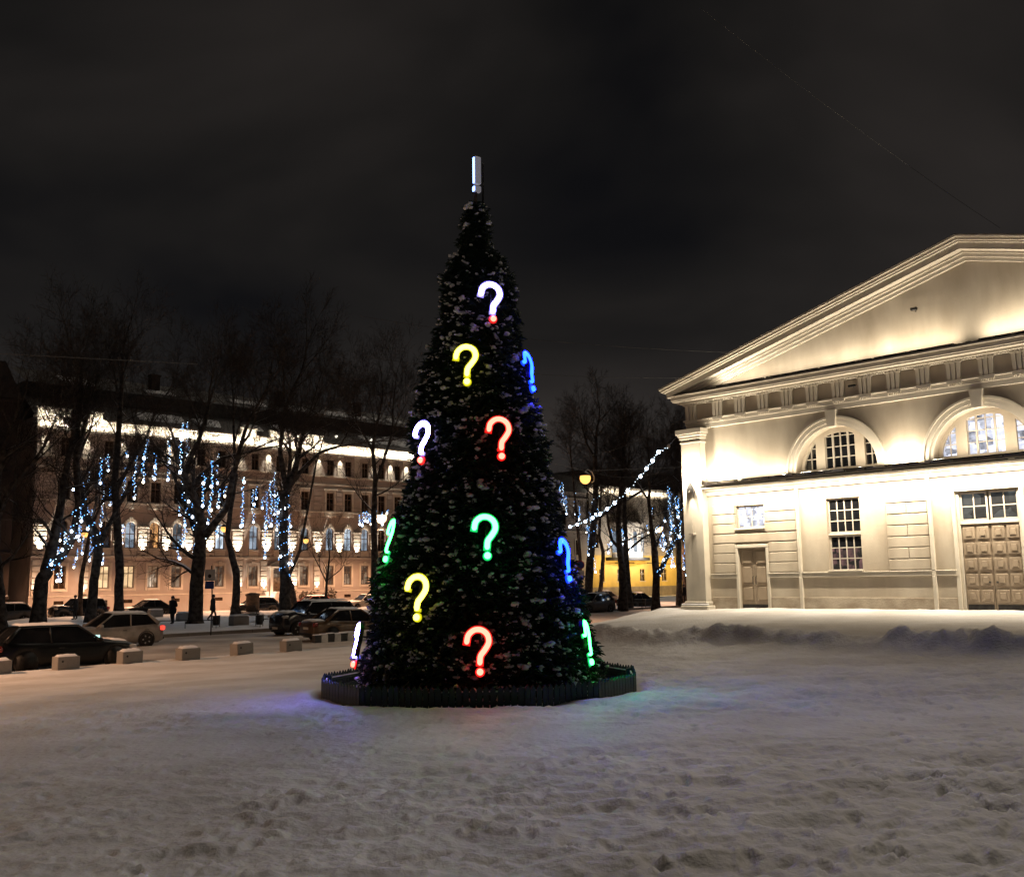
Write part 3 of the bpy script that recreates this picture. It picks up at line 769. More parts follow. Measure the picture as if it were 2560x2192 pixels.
def needle_tuft(seed):
    """one bough tip: a fan of needle-covered fingers, pointing along +x and drooping"""
    r = random.Random(seed)
    vs, fs = [], []
    def finger(p, d, L, rad):
        d = d.normalized()
        a = d.cross(Vector((0.3, 0.1, 1))).normalized(); b = d.cross(a)
        o = len(vs)
        rings = [(0.0, 0.8), (0.5, 1.0), (1.0, 0.10)]
        for t, k in rings:
            c = p + d * (L * t) + Vector((0, 0, -0.25 * L * t * t))
            for j in range(4):
                w = j * pi / 2 + t * 2
                vs.append(c + (a * cos(w) + b * sin(w)) * rad * k * r.uniform(0.75, 1.25))
        for i in range(2):
            for j in range(4):
                k = (j + 1) % 4
                fs.append((o + i * 4 + j, o + i * 4 + k, o + i * 4 + 4 + k, o + i * 4 + 4 + j))
    finger(Vector((-0.10, 0, 0)), Vector((1, 0, 0.1)), 0.34, 0.026)
    for k in range(6):
        s = 1 if k % 2 else -1
        t = 0.02 + 0.045 * k
        finger(Vector((t - 0.10, 0, 0)), Vector((0.75, s * r.uniform(0.6, 1.1), r.uniform(-0.15, 0.35))), r.uniform(0.13, 0.21) * (1 - 0.06 * k), r.uniform(0.017, 0.024))
    for k in range(22):                                   # single needles breaking the outline
        p = Vector((r.uniform(-0.05, 0.25), r.uniform(-0.13, 0.13), r.uniform(-0.04, 0.04)))
        d = Vector((r.uniform(0.2, 1), r.uniform(-1, 1), r.uniform(-0.6, 0.8))).normalized() * r.uniform(0.05, 0.09)
        n = d.cross(Vector((r.random(), r.random(), r.random()))).normalized() * 0.006
        o = len(vs); vs.extend([p - n, p + n, p + d]); fs.append((o, o + 1, o + 2, o + 2))
    return np.array([tuple(v) for v in vs]), np.array(fs)
TUFT = [needle_tuft(s_) for s_ in (1, 2, 3, 4)]
def ico(sub):
    bm = bmesh.new(); bmesh.ops.create_icosphere(bm, subdivisions=sub, radius=1.0)
    V = np.array([tuple(v.co) for v in bm.verts]); F = np.array([[v.index for v in f.verts] for f in bm.faces]); bm.free()
    return V, F
ICO_V, ICO_F = ico(2)
ICO_V1, ICO_F1 = ico(1)
def rot_basis(out, tilt, spin):
    """columns: x = outward & tilted, z = up-ish"""
    ex = np.array([out[0] * cos(tilt), out[1] * cos(tilt), sin(tilt)])
    ey = np.array([-out[1], out[0], 0.0]); ez = np.cross(ex, ey)
    c, s_ = cos(spin), sin(spin)
    return np.stack([ex, ey * c + ez * s_, -ey * s_ + ez * c], 1)
TV, TF, SV, SF = [], [], [], []
tvo = svo = 0
rg_ = random.Random(5)
z = 0.06
while z < 8.98:
    r = prof_r(z)
    nn = max(5, int(2 * pi * r / 0.118))
    ph = rg_.uniform(0, 6.28)
    tier = 0.5 + 0.5 * sin(z * 4.4)                       # boughs come in flounces
    for i in range(nn):
        th = ph + 2 * pi * (i + rg_.uniform(-0.4, 0.4)) / nn
        zz = z + rg_.uniform(-0.08, 0.08)
        pr_ = prof_r(zz); rr = max(0.02, pr_ - min(0.20, 0.30 * pr_) + (rg_.uniform(-0.10, 0.07) + 0.07 * (tier - 0.5) + 0.06 * sin(3 * th + z * 2)) * min(1, pr_ / 0.6))
        out = (cos(th), sin(th))
        tilt = rg_.uniform(-0.9, 0.35)
        sc_ = rg_.uniform(0.62, 0.98) * (0.8 if z > 7.6 else 1.0)
        yaw = rg_.uniform(-0.7, 0.7); B = rot_basis((cos(th + yaw), sin(th + yaw)), tilt, rg_.uniform(-0.9, 0.9))
        V, F = TUFT[rg_.randrange(4)]
        P = np.array([out[0] * rr, out[1] * rr, zz])
        TV.append((V * sc_) @ B.T + P); TF.append(F + tvo); tvo += len(V)
        lump = vnoise(np.array([th * r * 1.3 + 30]), np.array([zz * 1.5]), 3)[0]
        if rg_.random() < 0.22 + 0.62 * max(0, lump - 0.34):
            cen = np.array([rg_.uniform(0.02, 0.17), rg_.uniform(-0.08, 0.08), 0.030]) * sc_
            big = rg_.choice((0.55, 0.65, 0.75, 0.85, 1.0, 1.3)) * (0.8 if z > 7.6 else 1.0)
            for q in range(rg_.choice((2, 3, 4, 5, 7))):
                l_ = rg_.uniform(0.016, 0.044) * big
                S = np.array([l_ * rg_.uniform(0.9, 1.35), l_ * rg_.uniform(0.8, 1.25), l_ * rg_.uniform(0.55, 0.8)])
                IV_, IF_ = (ICO_V, ICO_F) if l_ > 0.042 else (ICO_V1, ICO_F1)
                nzv = 1 + 0.9 * (vnoise(IV_[:, 0] * 2.3 + rg_.uniform(0, 90), IV_[:, 1] * 2.3 + IV_[:, 2] * 1.7 + 50, 9) - 0.5)
                W = IV_ * S * nzv[:, None]
                off = cen + np.array([rg_.uniform(-0.09, 0.09), rg_.uniform(-0.06, 0.06), rg_.uniform(-0.015, 0.02)]) * big
                Rz = rg_.uniform(0, 3.1); W = W @ np.array([[cos(Rz), -sin(Rz), 0], [sin(Rz), cos(Rz), 0], [0, 0, 1]])
                SV.append(W + off @ B.T + P + np.array([0, 0, 0.014])); SF.append(IF_ + svo); svo += len(W)
    z += 0.078 if r > 0.5 else 0.065
fo = link('bough_tips', raw_mesh('bough_tips', np.concatenate(TV), np.concatenate(TF), [M_NEEDLE]), None, XT); fo['kind'] = 'stuff'
so = link('snow_clumps', raw_mesh('snow_clumps', np.concatenate(SV), np.concatenate(SF), [M_TREESNOW], True), None, XT); so['kind'] = 'stuff'

# luminous question marks hung on the tree
HOOK = [(-0.205, 0.095), (-0.178, 0.200), (-0.085, 0.275), (0.030, 0.272), (0.118, 0.195), (0.135, 0.080), (0.075, -0.030), (0.010, -0.120), (-0.004, -0.225)]
def smooth_path(P, n=5):
    out = []
    for i in range(len(P) - 1):
        p0, p1, p2, p3 = (Vector((*P[max(0, min(len(P) - 1, j))], 0)) for j in (i - 1, i, i + 1, i + 2))
        for k in range(n):
            t = k / n
            out.append(0.5 * ((2 * p1) + (p2 - p0) * t + (2 * p0 - 5 * p1 + 4 * p2 - p3) * t * t + (3 * p1 - p0 - 3 * p2 + p3) * t ** 3))
    out.append(Vector((*P[-1], 0)))
    return [(p.x, p.y) for p in out]
HP = smooth_path(HOOK)
def tube_round(o, path, r, z, n=8):
    pts = [Vector((x, y, z)) for x, y in path]
    t0 = (pts[0] - pts[1]).normalized(); t1 = (pts[-1] - pts[-2]).normalized()
    P = [pts[0] + t0 * r, pts[0] + t0 * r * 0.7] + pts + [pts[-1] + t1 * r * 0.7, pts[-1] + t1 * r]
    o.tube(P, [r * 0.15, r * 0.7] + [r] * len(pts) + [r * 0.7, r * 0.15], n)
o = MB(); tube_round(o, HP, 0.041, 0.066, 10); QM_HOOK = o.mesh('hook', True)
o = MB(); o.lathe([(0.01, 0.10), (0.038, 0.094), (0.052, 0.07), (0.052, 0.05), (0.03, 0.035)], 14, 0, (-0.002, -0.365, 0)); QM_DOT = o.mesh('dot', True)
o = MB()
for i in range(len(HP)):                                   # emissive tray behind the tube, stands in for its coloured halo
    pass
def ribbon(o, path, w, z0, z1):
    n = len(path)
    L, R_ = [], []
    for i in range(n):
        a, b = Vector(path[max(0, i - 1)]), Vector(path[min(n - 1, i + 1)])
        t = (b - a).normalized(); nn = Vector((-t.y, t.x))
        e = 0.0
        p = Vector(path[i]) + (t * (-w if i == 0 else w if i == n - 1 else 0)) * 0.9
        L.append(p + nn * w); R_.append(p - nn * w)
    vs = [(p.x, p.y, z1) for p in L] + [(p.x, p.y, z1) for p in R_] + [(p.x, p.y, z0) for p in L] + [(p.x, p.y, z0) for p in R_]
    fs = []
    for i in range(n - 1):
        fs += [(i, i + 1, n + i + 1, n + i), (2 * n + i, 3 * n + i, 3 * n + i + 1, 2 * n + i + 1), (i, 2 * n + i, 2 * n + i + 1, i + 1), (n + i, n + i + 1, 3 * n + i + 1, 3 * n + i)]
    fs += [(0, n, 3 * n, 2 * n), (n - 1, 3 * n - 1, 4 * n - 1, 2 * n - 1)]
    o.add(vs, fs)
o = MB(); ribbon(o, HP, 0.060, 0.012, 0.034); QM_HALO = o.mesh('hook_tray')
o = MB(); o.lathe([(0.076, 0.012), (0.076, 0.034)], 20, 0, (-0.002, -0.365, 0)); QM_DHALO = o.mesh('dot_tray')
o = MB(); o.cbox(-0.02, 0.02, -0.44, 0.26, -0.012, 0.010, 0.004); o.tube([(0, 0.1, 0), (0, 0.12, -0.5)], 0.015); o.tube([(0, -0.3, 0), (0, -0.28, -0.5)], 0.015); QM_BACK = o.mesh('bracket')

def ribbon_sides(o, path, w, z0, z1):
    n = len(path); L = []
    for sg in (1, -1):
        row = []
        for i in range(n):
            a_, b_ = Vector(path[max(0, i - 1)]), Vector(path[min(n - 1, i + 1)])
            t_ = (b_ - a_).normalized(); nn_ = Vector((-t_.y, t_.x)) * sg
            row.append(Vector(path[i]) + nn_ * w)
        vs = [(p.x, p.y, z0) for p in row] + [(p.x, p.y, z1) for p in row]
        o.add(vs, [(i, i + 1, n + i + 1, n + i) for i in range(n - 1)])
o = MB(); ribbon_sides(o, HP, 0.062, 0.0, 0.075); QM_SHIELD = o.mesh('channel')  # side walls added to keep the tubes' glow off the branches
QC = {  # core colour, halo tray colour
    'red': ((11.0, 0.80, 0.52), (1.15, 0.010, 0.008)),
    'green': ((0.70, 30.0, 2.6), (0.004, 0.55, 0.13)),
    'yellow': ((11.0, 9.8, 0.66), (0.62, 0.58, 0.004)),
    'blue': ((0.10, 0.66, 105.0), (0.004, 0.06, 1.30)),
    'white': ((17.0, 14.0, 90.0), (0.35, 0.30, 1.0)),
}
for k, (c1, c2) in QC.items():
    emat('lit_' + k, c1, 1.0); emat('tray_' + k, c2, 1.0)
QLIST = [
    (1229, 752, 'white', 'red', 'white question mark light with red dot, topmost on the tree', 18),
    (1170, 908, 'yellow', 'yellow', 'upper yellow question mark light, second row from the tree top', -6),
    (1315, 925, 'blue', 'blue', 'upper blue question mark light on the right flank of the tree', 70),
    (1063, 1100, 'white', 'red', 'white question mark light with red dot on upper left flank', -44),
    (1251, 1090, 'red', 'red', 'upper red question mark light halfway up the tree', 12),
    (1217, 1336, 'green', 'green', 'green question mark light on the middle front of the tree', 6),
    (985, 1346, 'green', 'green', 'green question mark light seen nearly edge-on at left flank', -70),
    (1405, 1394, 'blue', 'blue', 'lower blue question mark light on the right flank of the tree', 66),
    (1050, 1486, 'yellow', 'yellow', 'lower yellow question mark light left of the tree middle', -24),
    (1200, 1620, 'red', 'red', 'lowest red question mark light just above the picket fence', 2),
    (902, 1606, 'white', 'red', 'white question mark light with red dot at lower left edge', -76),
    (1459, 1600, 'green', 'green', 'lowest green question mark light at the lower right edge', 78),
]
def on_tree(px, py, off):
    d = ray(px, py); best = None
    for i in range(1400):
        t = 13.5 + i * 0.004
        p = EYE + d * t - TC
        g = math.hypot(p.x, p.y) - (prof_r(p.z) + off)
        if g <= 0: return p
        if best is None or g < best[0]: best = (g, p)
    return best[1]
def place_letter(root, p, az, lean):
    out = Vector((sin(az), -cos(az), 0))
    zax = (out * cos(lean) + Vector((0, 0, 1)) * sin(lean)).normalized()
    xax = Vector((0, 0, 1)).cross(zax).normalized(); yax = zax.cross(xax)
    root.matrix_world = Matrix(((xax.x, yax.x, zax.x, p.x), (xax.y, yax.y, zax.y, p.y), (xax.z, yax.z, zax.z, p.z), (0, 0, 0, 1)))
for px, py, ch, cd, lab, yaw in QLIST:
    p = on_tree(px, py, 0.13)
    az = atan2(p.x, -p.y)
    rr = max(math.hypot(p.x, p.y), prof_r(p.z) + 0.10)
    az = max(-1.36, min(1.30, az))
    p = Vector((sin(az) * rr, -cos(az) * rr, p.z))
    slope = (prof_r(p.z - 0.4) - prof_r(p.z + 0.4)) / 0.8
    q = thing('question_mark_light', lab, 'light sign', group='luminous question marks on the tree')
    place_letter(q, p + TC, radians(yaw), math.atan(slope) * 0.8)
    for me_, nm, mm in ((QM_HALO, 'hook_tray', 'tray_' + ch), (QM_HOOK, 'hook', 'lit_' + ch), (QM_DHALO, 'dot_tray', 'tray_' + cd), (QM_DOT, 'dot', 'lit_' + cd), (QM_BACK, 'bracket', None), (QM_SHIELD, 'channel', None)):
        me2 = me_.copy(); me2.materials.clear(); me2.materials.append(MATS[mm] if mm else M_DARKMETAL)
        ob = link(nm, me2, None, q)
        if nm in ('dot', 'dot_tray') and ch != cd: ob['label'] = 'red dot of a white question mark'
# exclamation mark at the top
ex = thing('exclamation_mark_light', 'white exclamation mark light box standing on the tree top', 'light sign')
place_letter(ex, TC + Vector((0.03, 0, 9.30)), radians(-60), 0.0)
M_BOX = emat('glowing_acrylic_side', (0.10, 0.10, 0.12), 1.0, None, (0.5, 0.5, 0.5))
emat('lit_exclamation', (1.1, 1.9, 6.5), 1.0)
part('bar_box', M_BOX, lambda o: o.cbox(-0.045, 0.045, 0.06, 0.60, -0.07, 0.06, 0.01), ex)
part('bar_light', MATS['lit_exclamation'], lambda o: o.cbox(-0.030, 0.030, 0.07, 0.59, 0.061, 0.080, 0.008), ex)
part('dot_box', M_BOX, lambda o: o.cbox(-0.045, 0.045, -0.10, 0.015, -0.07, 0.06, 0.01), ex)
part('dot_light', MATS['lit_exclamation'], lambda o: o.cbox(-0.036, 0.036, -0.092, 0.007, 0.061, 0.085, 0.008), ex)
part('spine', M_DARKMETAL, lambda o: (o.cbox(-0.02, 0.02, -0.35, 0.5, -0.14, -0.112, 0.004)), ex)

# low picket fence round the tree
FN = thing('picket_fence', 'low dark green picket fence ringing the tree foot', 'fence', (TC.x, TC.y, 0))
NP, RF = 13, 2.80
pk_me = MB().prism([(-0.043, 0), (0.043, 0), (0.043, 0.34), (0, 0.40), (-0.043, 0.34)], -0.011, 0.011).mesh('picket'); pk_me.materials.append(M_FENCE)
for i in range(NP):
    a0, a1 = 2 * pi * (i + 0.32) / NP, 2 * pi * (i + 1.32) / NP
    p0, p1 = Vector((cos(a0), sin(a0), 0)) * RF, Vector((cos(a1), sin(a1), 0)) * RF
    d = (p1 - p0); L = d.length; d.normalize()
    rz = atan2(d.y, d.x)
    g0 = gz(TC.x + p0.x * 1.05, TC.y + p0.y * 1.05); g1 = gz(TC.x + p1.x * 1.05, TC.y + p1.y * 1.05)
    def zb(t): return min(0.04, max(-0.14, g0 * (1 - t) + g1 * t)) - 0.10
    n = int(L / 0.098)
    for k in range(n):
        t = (k + 0.5) / n
        p = p0 + (p1 - p0) * t
        ob = link('picket', pk_me, None, FN, (p.x, p.y, zb(t) + random.uniform(-0.012, 0.008)), (0, random.uniform(-0.02, 0.02), rz + pi))
    for h in (0.14, 0.28):
        inn = -(p0 + p1).normalized() * 0.030
        q0, q1 = p0 + inn, p1 + inn
        MB().add([(q0.x, q0.y, zb(0) + h - 0.022), (q1.x, q1.y, zb(1) + h - 0.022), (q1.x, q1.y, zb(1) + h + 0.022), (q0.x, q0.y, zb(0) + h + 0.022),
                  (q0.x + inn.x, q0.y + inn.y, zb(0) + h - 0.022), (q1.x + inn.x, q1.y + inn.y, zb(1) + h - 0.022), (q1.x + inn.x, q1.y + inn.y, zb(1) + h + 0.022), (q0.x + inn.x, q0.y + inn.y, zb(0) + h + 0.022)],
                 [(0, 1, 2, 3), (4, 5, 6, 7), (3, 2, 6, 7), (0, 1, 5, 4)]).build('rail', M_FENCE, FN)
        if h > 0.2:
            MB().add([(q0.x, q0.y, zb(0) + h + 0.0225), (q1.x, q1.y, zb(1) + h + 0.0225), (q1.x + inn.x, q1.y + inn.y, zb(1) + h + 0.0225), (q0.x + inn.x, q0.y + inn.y, zb(0) + h + 0.0225),
                      (q0.x, q0.y, zb(0) + h + 0.04), (q1.x, q1.y, zb(1) + h + 0.04), (q1.x + inn.x, q1.y + inn.y, zb(1) + h + 0.04), (q0.x + inn.x, q0.y + inn.y, zb(0) + h + 0.04)],
                     [(4, 5, 6, 7), (0, 1, 5, 4), (3, 2, 6, 7)]).build('rail_snow', M_SNOW, FN)
    MB().box(-0.05, 0.05, -0.05, 0.05, -0.2, 0.36).build('post', M_FENCE, FN, loc=(p0.x * 0.972, p0.y * 0.972, zb(0)))

# ------------------------------------------------------------------ long lit palace front on the left
LB = thing('long_palace', 'long four-storey palace front with floodlit cornice behind bare trees', 'building', (PL.x, PL.y, 0), radians(44))
GW = [2.2, 6.08, 8.38, 10.68, 12.98, 15.2, 17.45, 21.16, 24.03, 27.15, 30.32, 32.68, 34.95, 37.25, 39.55, 41.85, 44.15]
DOORI = 8
LEND = 46.0
warmw = {1: 'a', 2: 'a', 3: 'b', 4: 'c', 6: 'c'}
R_WA = room_mat('warm_window', (1.15, 0.78, 0.42), (0.50, 0.32, 0.16), 1.1, (1.5, 1.5, 1.2), 2.0, 0.3, 0.7)
R_WB = room_mat('warm_white_window', (1.2, 0.95, 0.70), (0.16, 0.09, 0.05), 1.0, (2.5, 2.5, 1.1), 5.0, 0.45, 0.75)
R_WC = room_mat('dim_warm_window', (0.42, 0.30, 0.20), (0.05, 0.03, 0.02), 0.9, (2.0, 2.0, 1.4), 8.0, 0.42, 0.8)
R_BL = room_mat('cold_window', (0.50, 0.60, 0.72), (0.10, 0.13, 0.17), 0.8, (1.5, 1.5, 1.3), 4.0, 0.25, 0.7)
R_BL2 = room_mat('cold_window_bright', (0.95, 1.1, 1.25), (0.25, 0.32, 0.40), 0.9, (2.2, 2.2, 1.0), 14.0, 0.3, 0.65)
R_BL3 = room_mat('cold_window_dim', (0.26, 0.32, 0.38), (0.03, 0.04, 0.05), 0.8, (2.0, 2.0, 1.6), 24.0, 0.35, 0.75)
R_LAMP = room_mat('lamp_lit_window', (1.3, 0.62, 0.22), (0.05, 0.025, 0.015), 1.1, (1.4, 1.4, 1.3), 6.0, 0.45, 0.7)
# ground storey wall with openings
gh = [rect(x - 0.50, x + 0.50, 1.66, 3.70) for i, x in enumerate(GW) if i != DOORI] + [rect(GW[DOORI] - 0.55, GW[DOORI] + 0.55, -0.6, 3.45)]
MB().sheet(rect(-0.3, LEND, -0.95, 4.50), gh, 0.0, 0.22).build('ground_storey_wall', M_PINK, LB)
ah = [[(x - 0.47, 5.35), (x + 0.47, 5.35), (x + 0.47, 7.35)] + [(x + 0.47 * cos(pi * i / 10), 7.35 + 0.45 * sin(pi * i / 10)) for i in range(1, 10)] + [(x - 0.47, 7.35)] for x in GW]
MB().sheet(rect(-0.3, LEND, 4.50, 9.50), ah, 0.0, 0.22).build('second_storey_wall', M_PINK, LB)
th_ = [rect(x - 0.50, x + 0.50, 9.66, 11.62) for x in GW]
MB().sheet(rect(-0.3, LEND, 9.50, 13.40), th_, 0.0, 0.22).build('third_storey_wall', M_PINK, LB)
fh = [rect(x - 0.42, x + 0.42, 13.55, 15.22) for x in GW]
MB().sheet(rect(-0.3, LEND, 13.40, 16.0), fh, 0.0, 0.22).build('top_storey_wall', M_PINK, LB)
MB().box(-0.3, LEND, 0.8, 14.0, -0.95, 17.0).build('palace_body', M_PINK, LB)
# bands
for z0, z1, d in ((0.95, 1.08, 0.10), (4.42, 4.62, 0.16), (9.44, 9.60, 0.14), (12.40, 12.55, 0.12), (13.34, 13.50, 0.14)):
    part('string_course', M_LTRIM, lambda o: o.cbox(-0.36, LEND, -d, 0.01, z0, z1, 0.015), LB)
part('plinth_band', M_PINK, lambda o: o.cbox(-0.33, LEND, -0.06, 0.01, -0.95, 0.94, 0.02), LB)
SPOT = dict(spot_blend=0.9)
CWHITE = (1.0, 0.90, 0.72)
fxm2 = MB().cbox(-0.14, 0.14, -0.10, 0.10, -0.05, 0.05, 0.02).mesh('floodlight'); fxm2.materials.append(M_DARKMETAL)
def lwin(name, x, hw, z0, z1, pm, archz=0.0, bars=True):
    w = MB()
    w.cbox(x - hw, x - hw + 0.07, 0.13, 0.20, z0, z1 + archz * 0.3, 0.006); w.cbox(x + hw - 0.07, x + hw, 0.13, 0.20, z0, z1 + archz * 0.3, 0.006)
    w.box(x - hw, x + hw, 0.131, 0.20, z0, z0 + 0.07)
    w.box(x - 0.035, x + 0.035, 0.132, 0.20, z0 + .071, z1 + archz)
    zt = z0 + (z1 - z0) * 0.66
    w.box(x - hw + .071, x + hw - .071, 0.133, 0.20, zt - 0.04, zt + 0.04)
    if not archz: w.box(x - hw, x + hw, 0.131, 0.20, z1 - 0.07, z1)
    wo_ = w.build(name, M_WOODF, LB)
    for a, b in ((x - hw, x), (x, x + hw)):
        for c, d in ((z0, zt), (zt, z1 + archz)):
            MB().box(a + 0.001, b - 0.001, 0.17, 0.19, c, d).build('pane', pm, wo_)
    return wo_
M_WOODF = mat('brown_window_wood', (0.13, 0.085, 0.055), 0.7, 0.15, 4)
for i, x in enumerate(GW):
    if i != DOORI:
        lwin('ground_window', x, 0.50, 1.66, 3.70, {'a': R_WA, 'b': R_WB, 'c': R_WC}.get(warmw.get(i), R_WC if i in (7, 9, 10, 11, 12) else M_GLASSB))
        part('window_surround', M_LTRIM, lambda o: (o.cbox(x - 0.72, x - 0.501, -0.07, 0.01, 1.42, 3.98, 0.015), o.cbox(x + 0.501, x + 0.72, -0.07, 0.01, 1.42, 3.98, 0.015), o.cbox(x - 0.50, x + 0.50, -0.072, 0.01, 3.702, 4.0, 0.015), o.cbox(x - 0.50, x + 0.50, -0.09, 0.01, 1.42, 1.658, 0.015), o.prism([(x - 0.13, 3.75), (x + 0.13, 3.75), (x + 0.18, 4.15), (x - 0.18, 4.15)], -0.12, 0)), LB)
        part('cellar_window', M_GLASSB, lambda o: o.cbox(x - 0.42, x + 0.42, -0.075, 0.0, 0.30, 0.62, 0.01), LB)
    second = (R_BL, R_BL3, R_BL2, R_BL3, R_BL)[(i * 7) % 5] if i in (2, 4, 6, 7, 8, 9, 10, 11, 12) else (R_LAMP if i == 3 else M_GLASSB)
    lwin('arched_window', x, 0.47, 5.35, 7.35, second, 0.44)
    part('arch_surround', M_LTRIM, lambda o: ring(o, x, 7.35, 0.48, 0.72, -0.10, 0.01, 12), LB)
    part('keystone', M_LTRIM, lambda o: o.prism([(x - 0.10, 7.80), (x + 0.10, 7.80), (x + 0.16, 8.22), (x - 0.16, 8.22)], -0.16, 0), LB)
    part('sill', M_LTRIM, lambda o: o.cbox(x - 0.62, x + 0.62, -0.14, 0.01, 5.18, 5.34, 0.015), LB)
    part('apron_panel', M_LTRIM, lambda o: o.cbox(x - 0.55, x + 0.55, -0.05, 0.01, 4.66, 5.15, 0.03), LB)
    lwin('third_window', x, 0.50, 9.66, 11.62, M_GLASSB)
    part('window_surround', M_LTRIM, lambda o: (o.cbox(x - 0.70, x - 0.501, -0.08, 0.01, 9.61, 11.9, 0.015), o.cbox(x + 0.501, x + 0.70, -0.08, 0.01, 9.61, 11.9, 0.015), o.cbox(x - 0.50, x + 0.50, -0.082, 0.01, 11.623, 11.9, 0.015), o.cbox(x - 0.85, x + 0.85, -0.24, 0.01, 11.93, 12.06, 0.02), o.cbox(x - 0.75, x + 0.75, -0.10, 0.01, 9.02, 9.40, 0.03)), LB)
    lwin('top_window', x, 0.42, 13.55, 15.22, M_GLASSB)
# rusticated piers between the arched windows, each with its uplight
mids = [0.35] + [(GW[i] + GW[i + 1]) / 2 for i in range(len(GW) - 1)]
mids[1] = 4.0
lights_ok = {0: 1.0, 2: .6, 3: 1.0, 4: 1.0, 5: .5, 6: .7, 7: 1.0, 8: .8, 9: .55, 10: 1.0, 11: 1.0, 12: .5, 13: .5, 14: .4}
for i, x in enumerate(mids):
    hw = 0.60 if i in (0, 7, 8, 9, 10) else 0.46
    o = MB()
    for k in range(6): o.cbox(x - hw, x + hw, -0.12, 0.01, 4.68 + 0.42 * k, 4.68 + 0.42 * k + 0.37, 0.05)
    o.build('rusticated_pier', M_LTRIM, LB)
    part('pier_cap', M_LTRIM, lambda o: (o.cbox(x - hw - 0.10, x + hw + 0.10, -0.34, 0.01, 7.24, 7.40, 0.02)), LB)
    if i in lights_ok:
        f = link('floodlight', fxm2, None, LB, (x, -0.42, 4.70))
        lamp('pier_uplight', 'SPOT', LB, (x, -0.42, 4.80), 1900 * lights_ok[i], CWHITE, (radians(172), 0, 0), spot_size=radians(62), spot_blend=0.8, shadow_soft_size=0.06)
    o = MB()
    for k in range(5): o.cbox(x - hw * 0.9, x + hw * 0.9, -0.06, 0.01, 9.66 + 0.53 * k, 9.66 + 0.53 * k + 0.46, 0.04)
    o.build('rusticated_band', M_PINK, LB)
    part('pilaster', M_LTRIM, lambda o: (o.cbox(x - 0.34, x + 0.34, -0.10, 0.01, 13.52, 15.60, 0.02), o.cbox(x - 0.44, x + 0.44, -0.18, 0.01, 15.603, 15.95, 0.04)), LB)
    if i not in (3, 6, 12):
        f = link('floodlight', fxm2, None, LB, (x, -0.55, 15.72)); f.scale = (0.6, 0.6, 0.6)
        lamp('pilaster_downlight', 'SPOT', LB, (x, -0.52, 15.62), 420 * (0.7 + 0.6 * ((i * 37) % 10) / 10), CWHITE, (radians(17), 0, 0), spot_size=radians(58), spot_blend=0.9, shadow_soft_size=0.05)
# ground storey piers by the door, lit from below
for x, en in ((19.6, 1.0), (22.35, 1.0), (25.9, 1.3), (28.72, 0.6), (4.3, 0.5), (0.2, 0.5)):
    o = MB()
    for k in range(6): o.cbox(x - 0.38, x + 0.38, -0.10, 0.01, 1.12 + 0.53 * k, 1.12 + 0.53 * k + 0.46, 0.04)
    o.build('ground_pier', M_LTRIM, LB)
    link('floodlight', fxm2, None, LB, (x, -0.35, 1.12))
    lamp('door_uplight', 'SPOT', LB, (x, -0.33, 1.22), 520 * en, CWHITE, (radians(170), 0, 0), spot_size=radians(70), spot_blend=0.9, shadow_soft_size=0.06)
# doorway
xd = GW[DOORI]
dd = part('palace_door', M_WOOD, lambda o: (o.cbox(xd - 0.55, xd - 0.01, 0.12, 0.2, -0.7, 2.55, 0.02), o.cbox(xd + 0.01, xd + 0.55, 0.12, 0.2, -0.7, 2.55, 0.02)), LB)
part('fanlight', R_WC, lambda o: o.box(xd - 0.55, xd + 0.55, 0.14, 0.18, 2.56, 3.45), LB)
for sx in (-1, 1):
    part('door_pilaster', M_LTRIM, lambda o: (o.cbox(xd + sx * 0.80 - 0.17, xd + sx * 0.80 + 0.17, -0.22, 0.01, -0.8, 3.35, 0.02), o.cbox(xd + sx * 0.80 - 0.22, xd + sx * 0.80 + 0.22, -0.28, 0.01, 3.353, 3.55, 0.02)), LB)
    link('floodlight', fxm2, None, LB, (xd + sx * 0.80, -0.45, -0.6))
    lamp('door_uplight', 'SPOT', LB, (xd + sx * 0.80, -0.45, -0.5), 900, CWHITE, (radians(172), 0, 0), spot_size=radians(60), spot_blend=0.8, shadow_soft_size=0.06)
part('door_canopy', M_LTRIM, lambda o: (o.cbox(xd - 1.25, xd + 1.25, -0.75, 0.01, 3.56, 3.70, 0.02), o.prism([(xd - 1.25, 3.703), (xd + 1.25, 3.703), (xd, 4.30)], -0.4, 0)), LB)
# floodlit entablature
part('entablature', M_LTRIM, lambda o: (o.cbox(-0.42, LEND, -0.22, 0.01, 15.96, 16.35, 0.02), o.cbox(-0.42, LEND, -0.26, 0.01, 16.353, 16.62, 0.02), o.cbox(-0.60, LEND, -0.55, 0.01, 16.623, 16.80, 0.03), o.cbox(-0.75, LEND, -0.80, 0.01, 16.803, 17.0, 0.03)), LB)
br = MB(); x = -0.3
while x < LEND: br.cbox(x, x + 0.2, -0.50, -0.22, 16.40, 16.62, 0.02); x += 0.62
br.build('modillions', M_LTRIM, LB)['kind'] = 'stuff'
for k in range(8):
    x = 2.6 + 5.75 * k
    link('strip_light', FXM, None, LB, (x, -0.62, 15.98)).scale = (5.4, 1.5, 1.5)
    lamp('cornice_light', 'AREA', LB, (x, -0.62, 16.07), 430 if k not in (1, ) else 330, (1.0, 0.92, 0.72), (radians(158), 0, 0), shape='RECTANGLE', size=5.6, size_y=0.08)
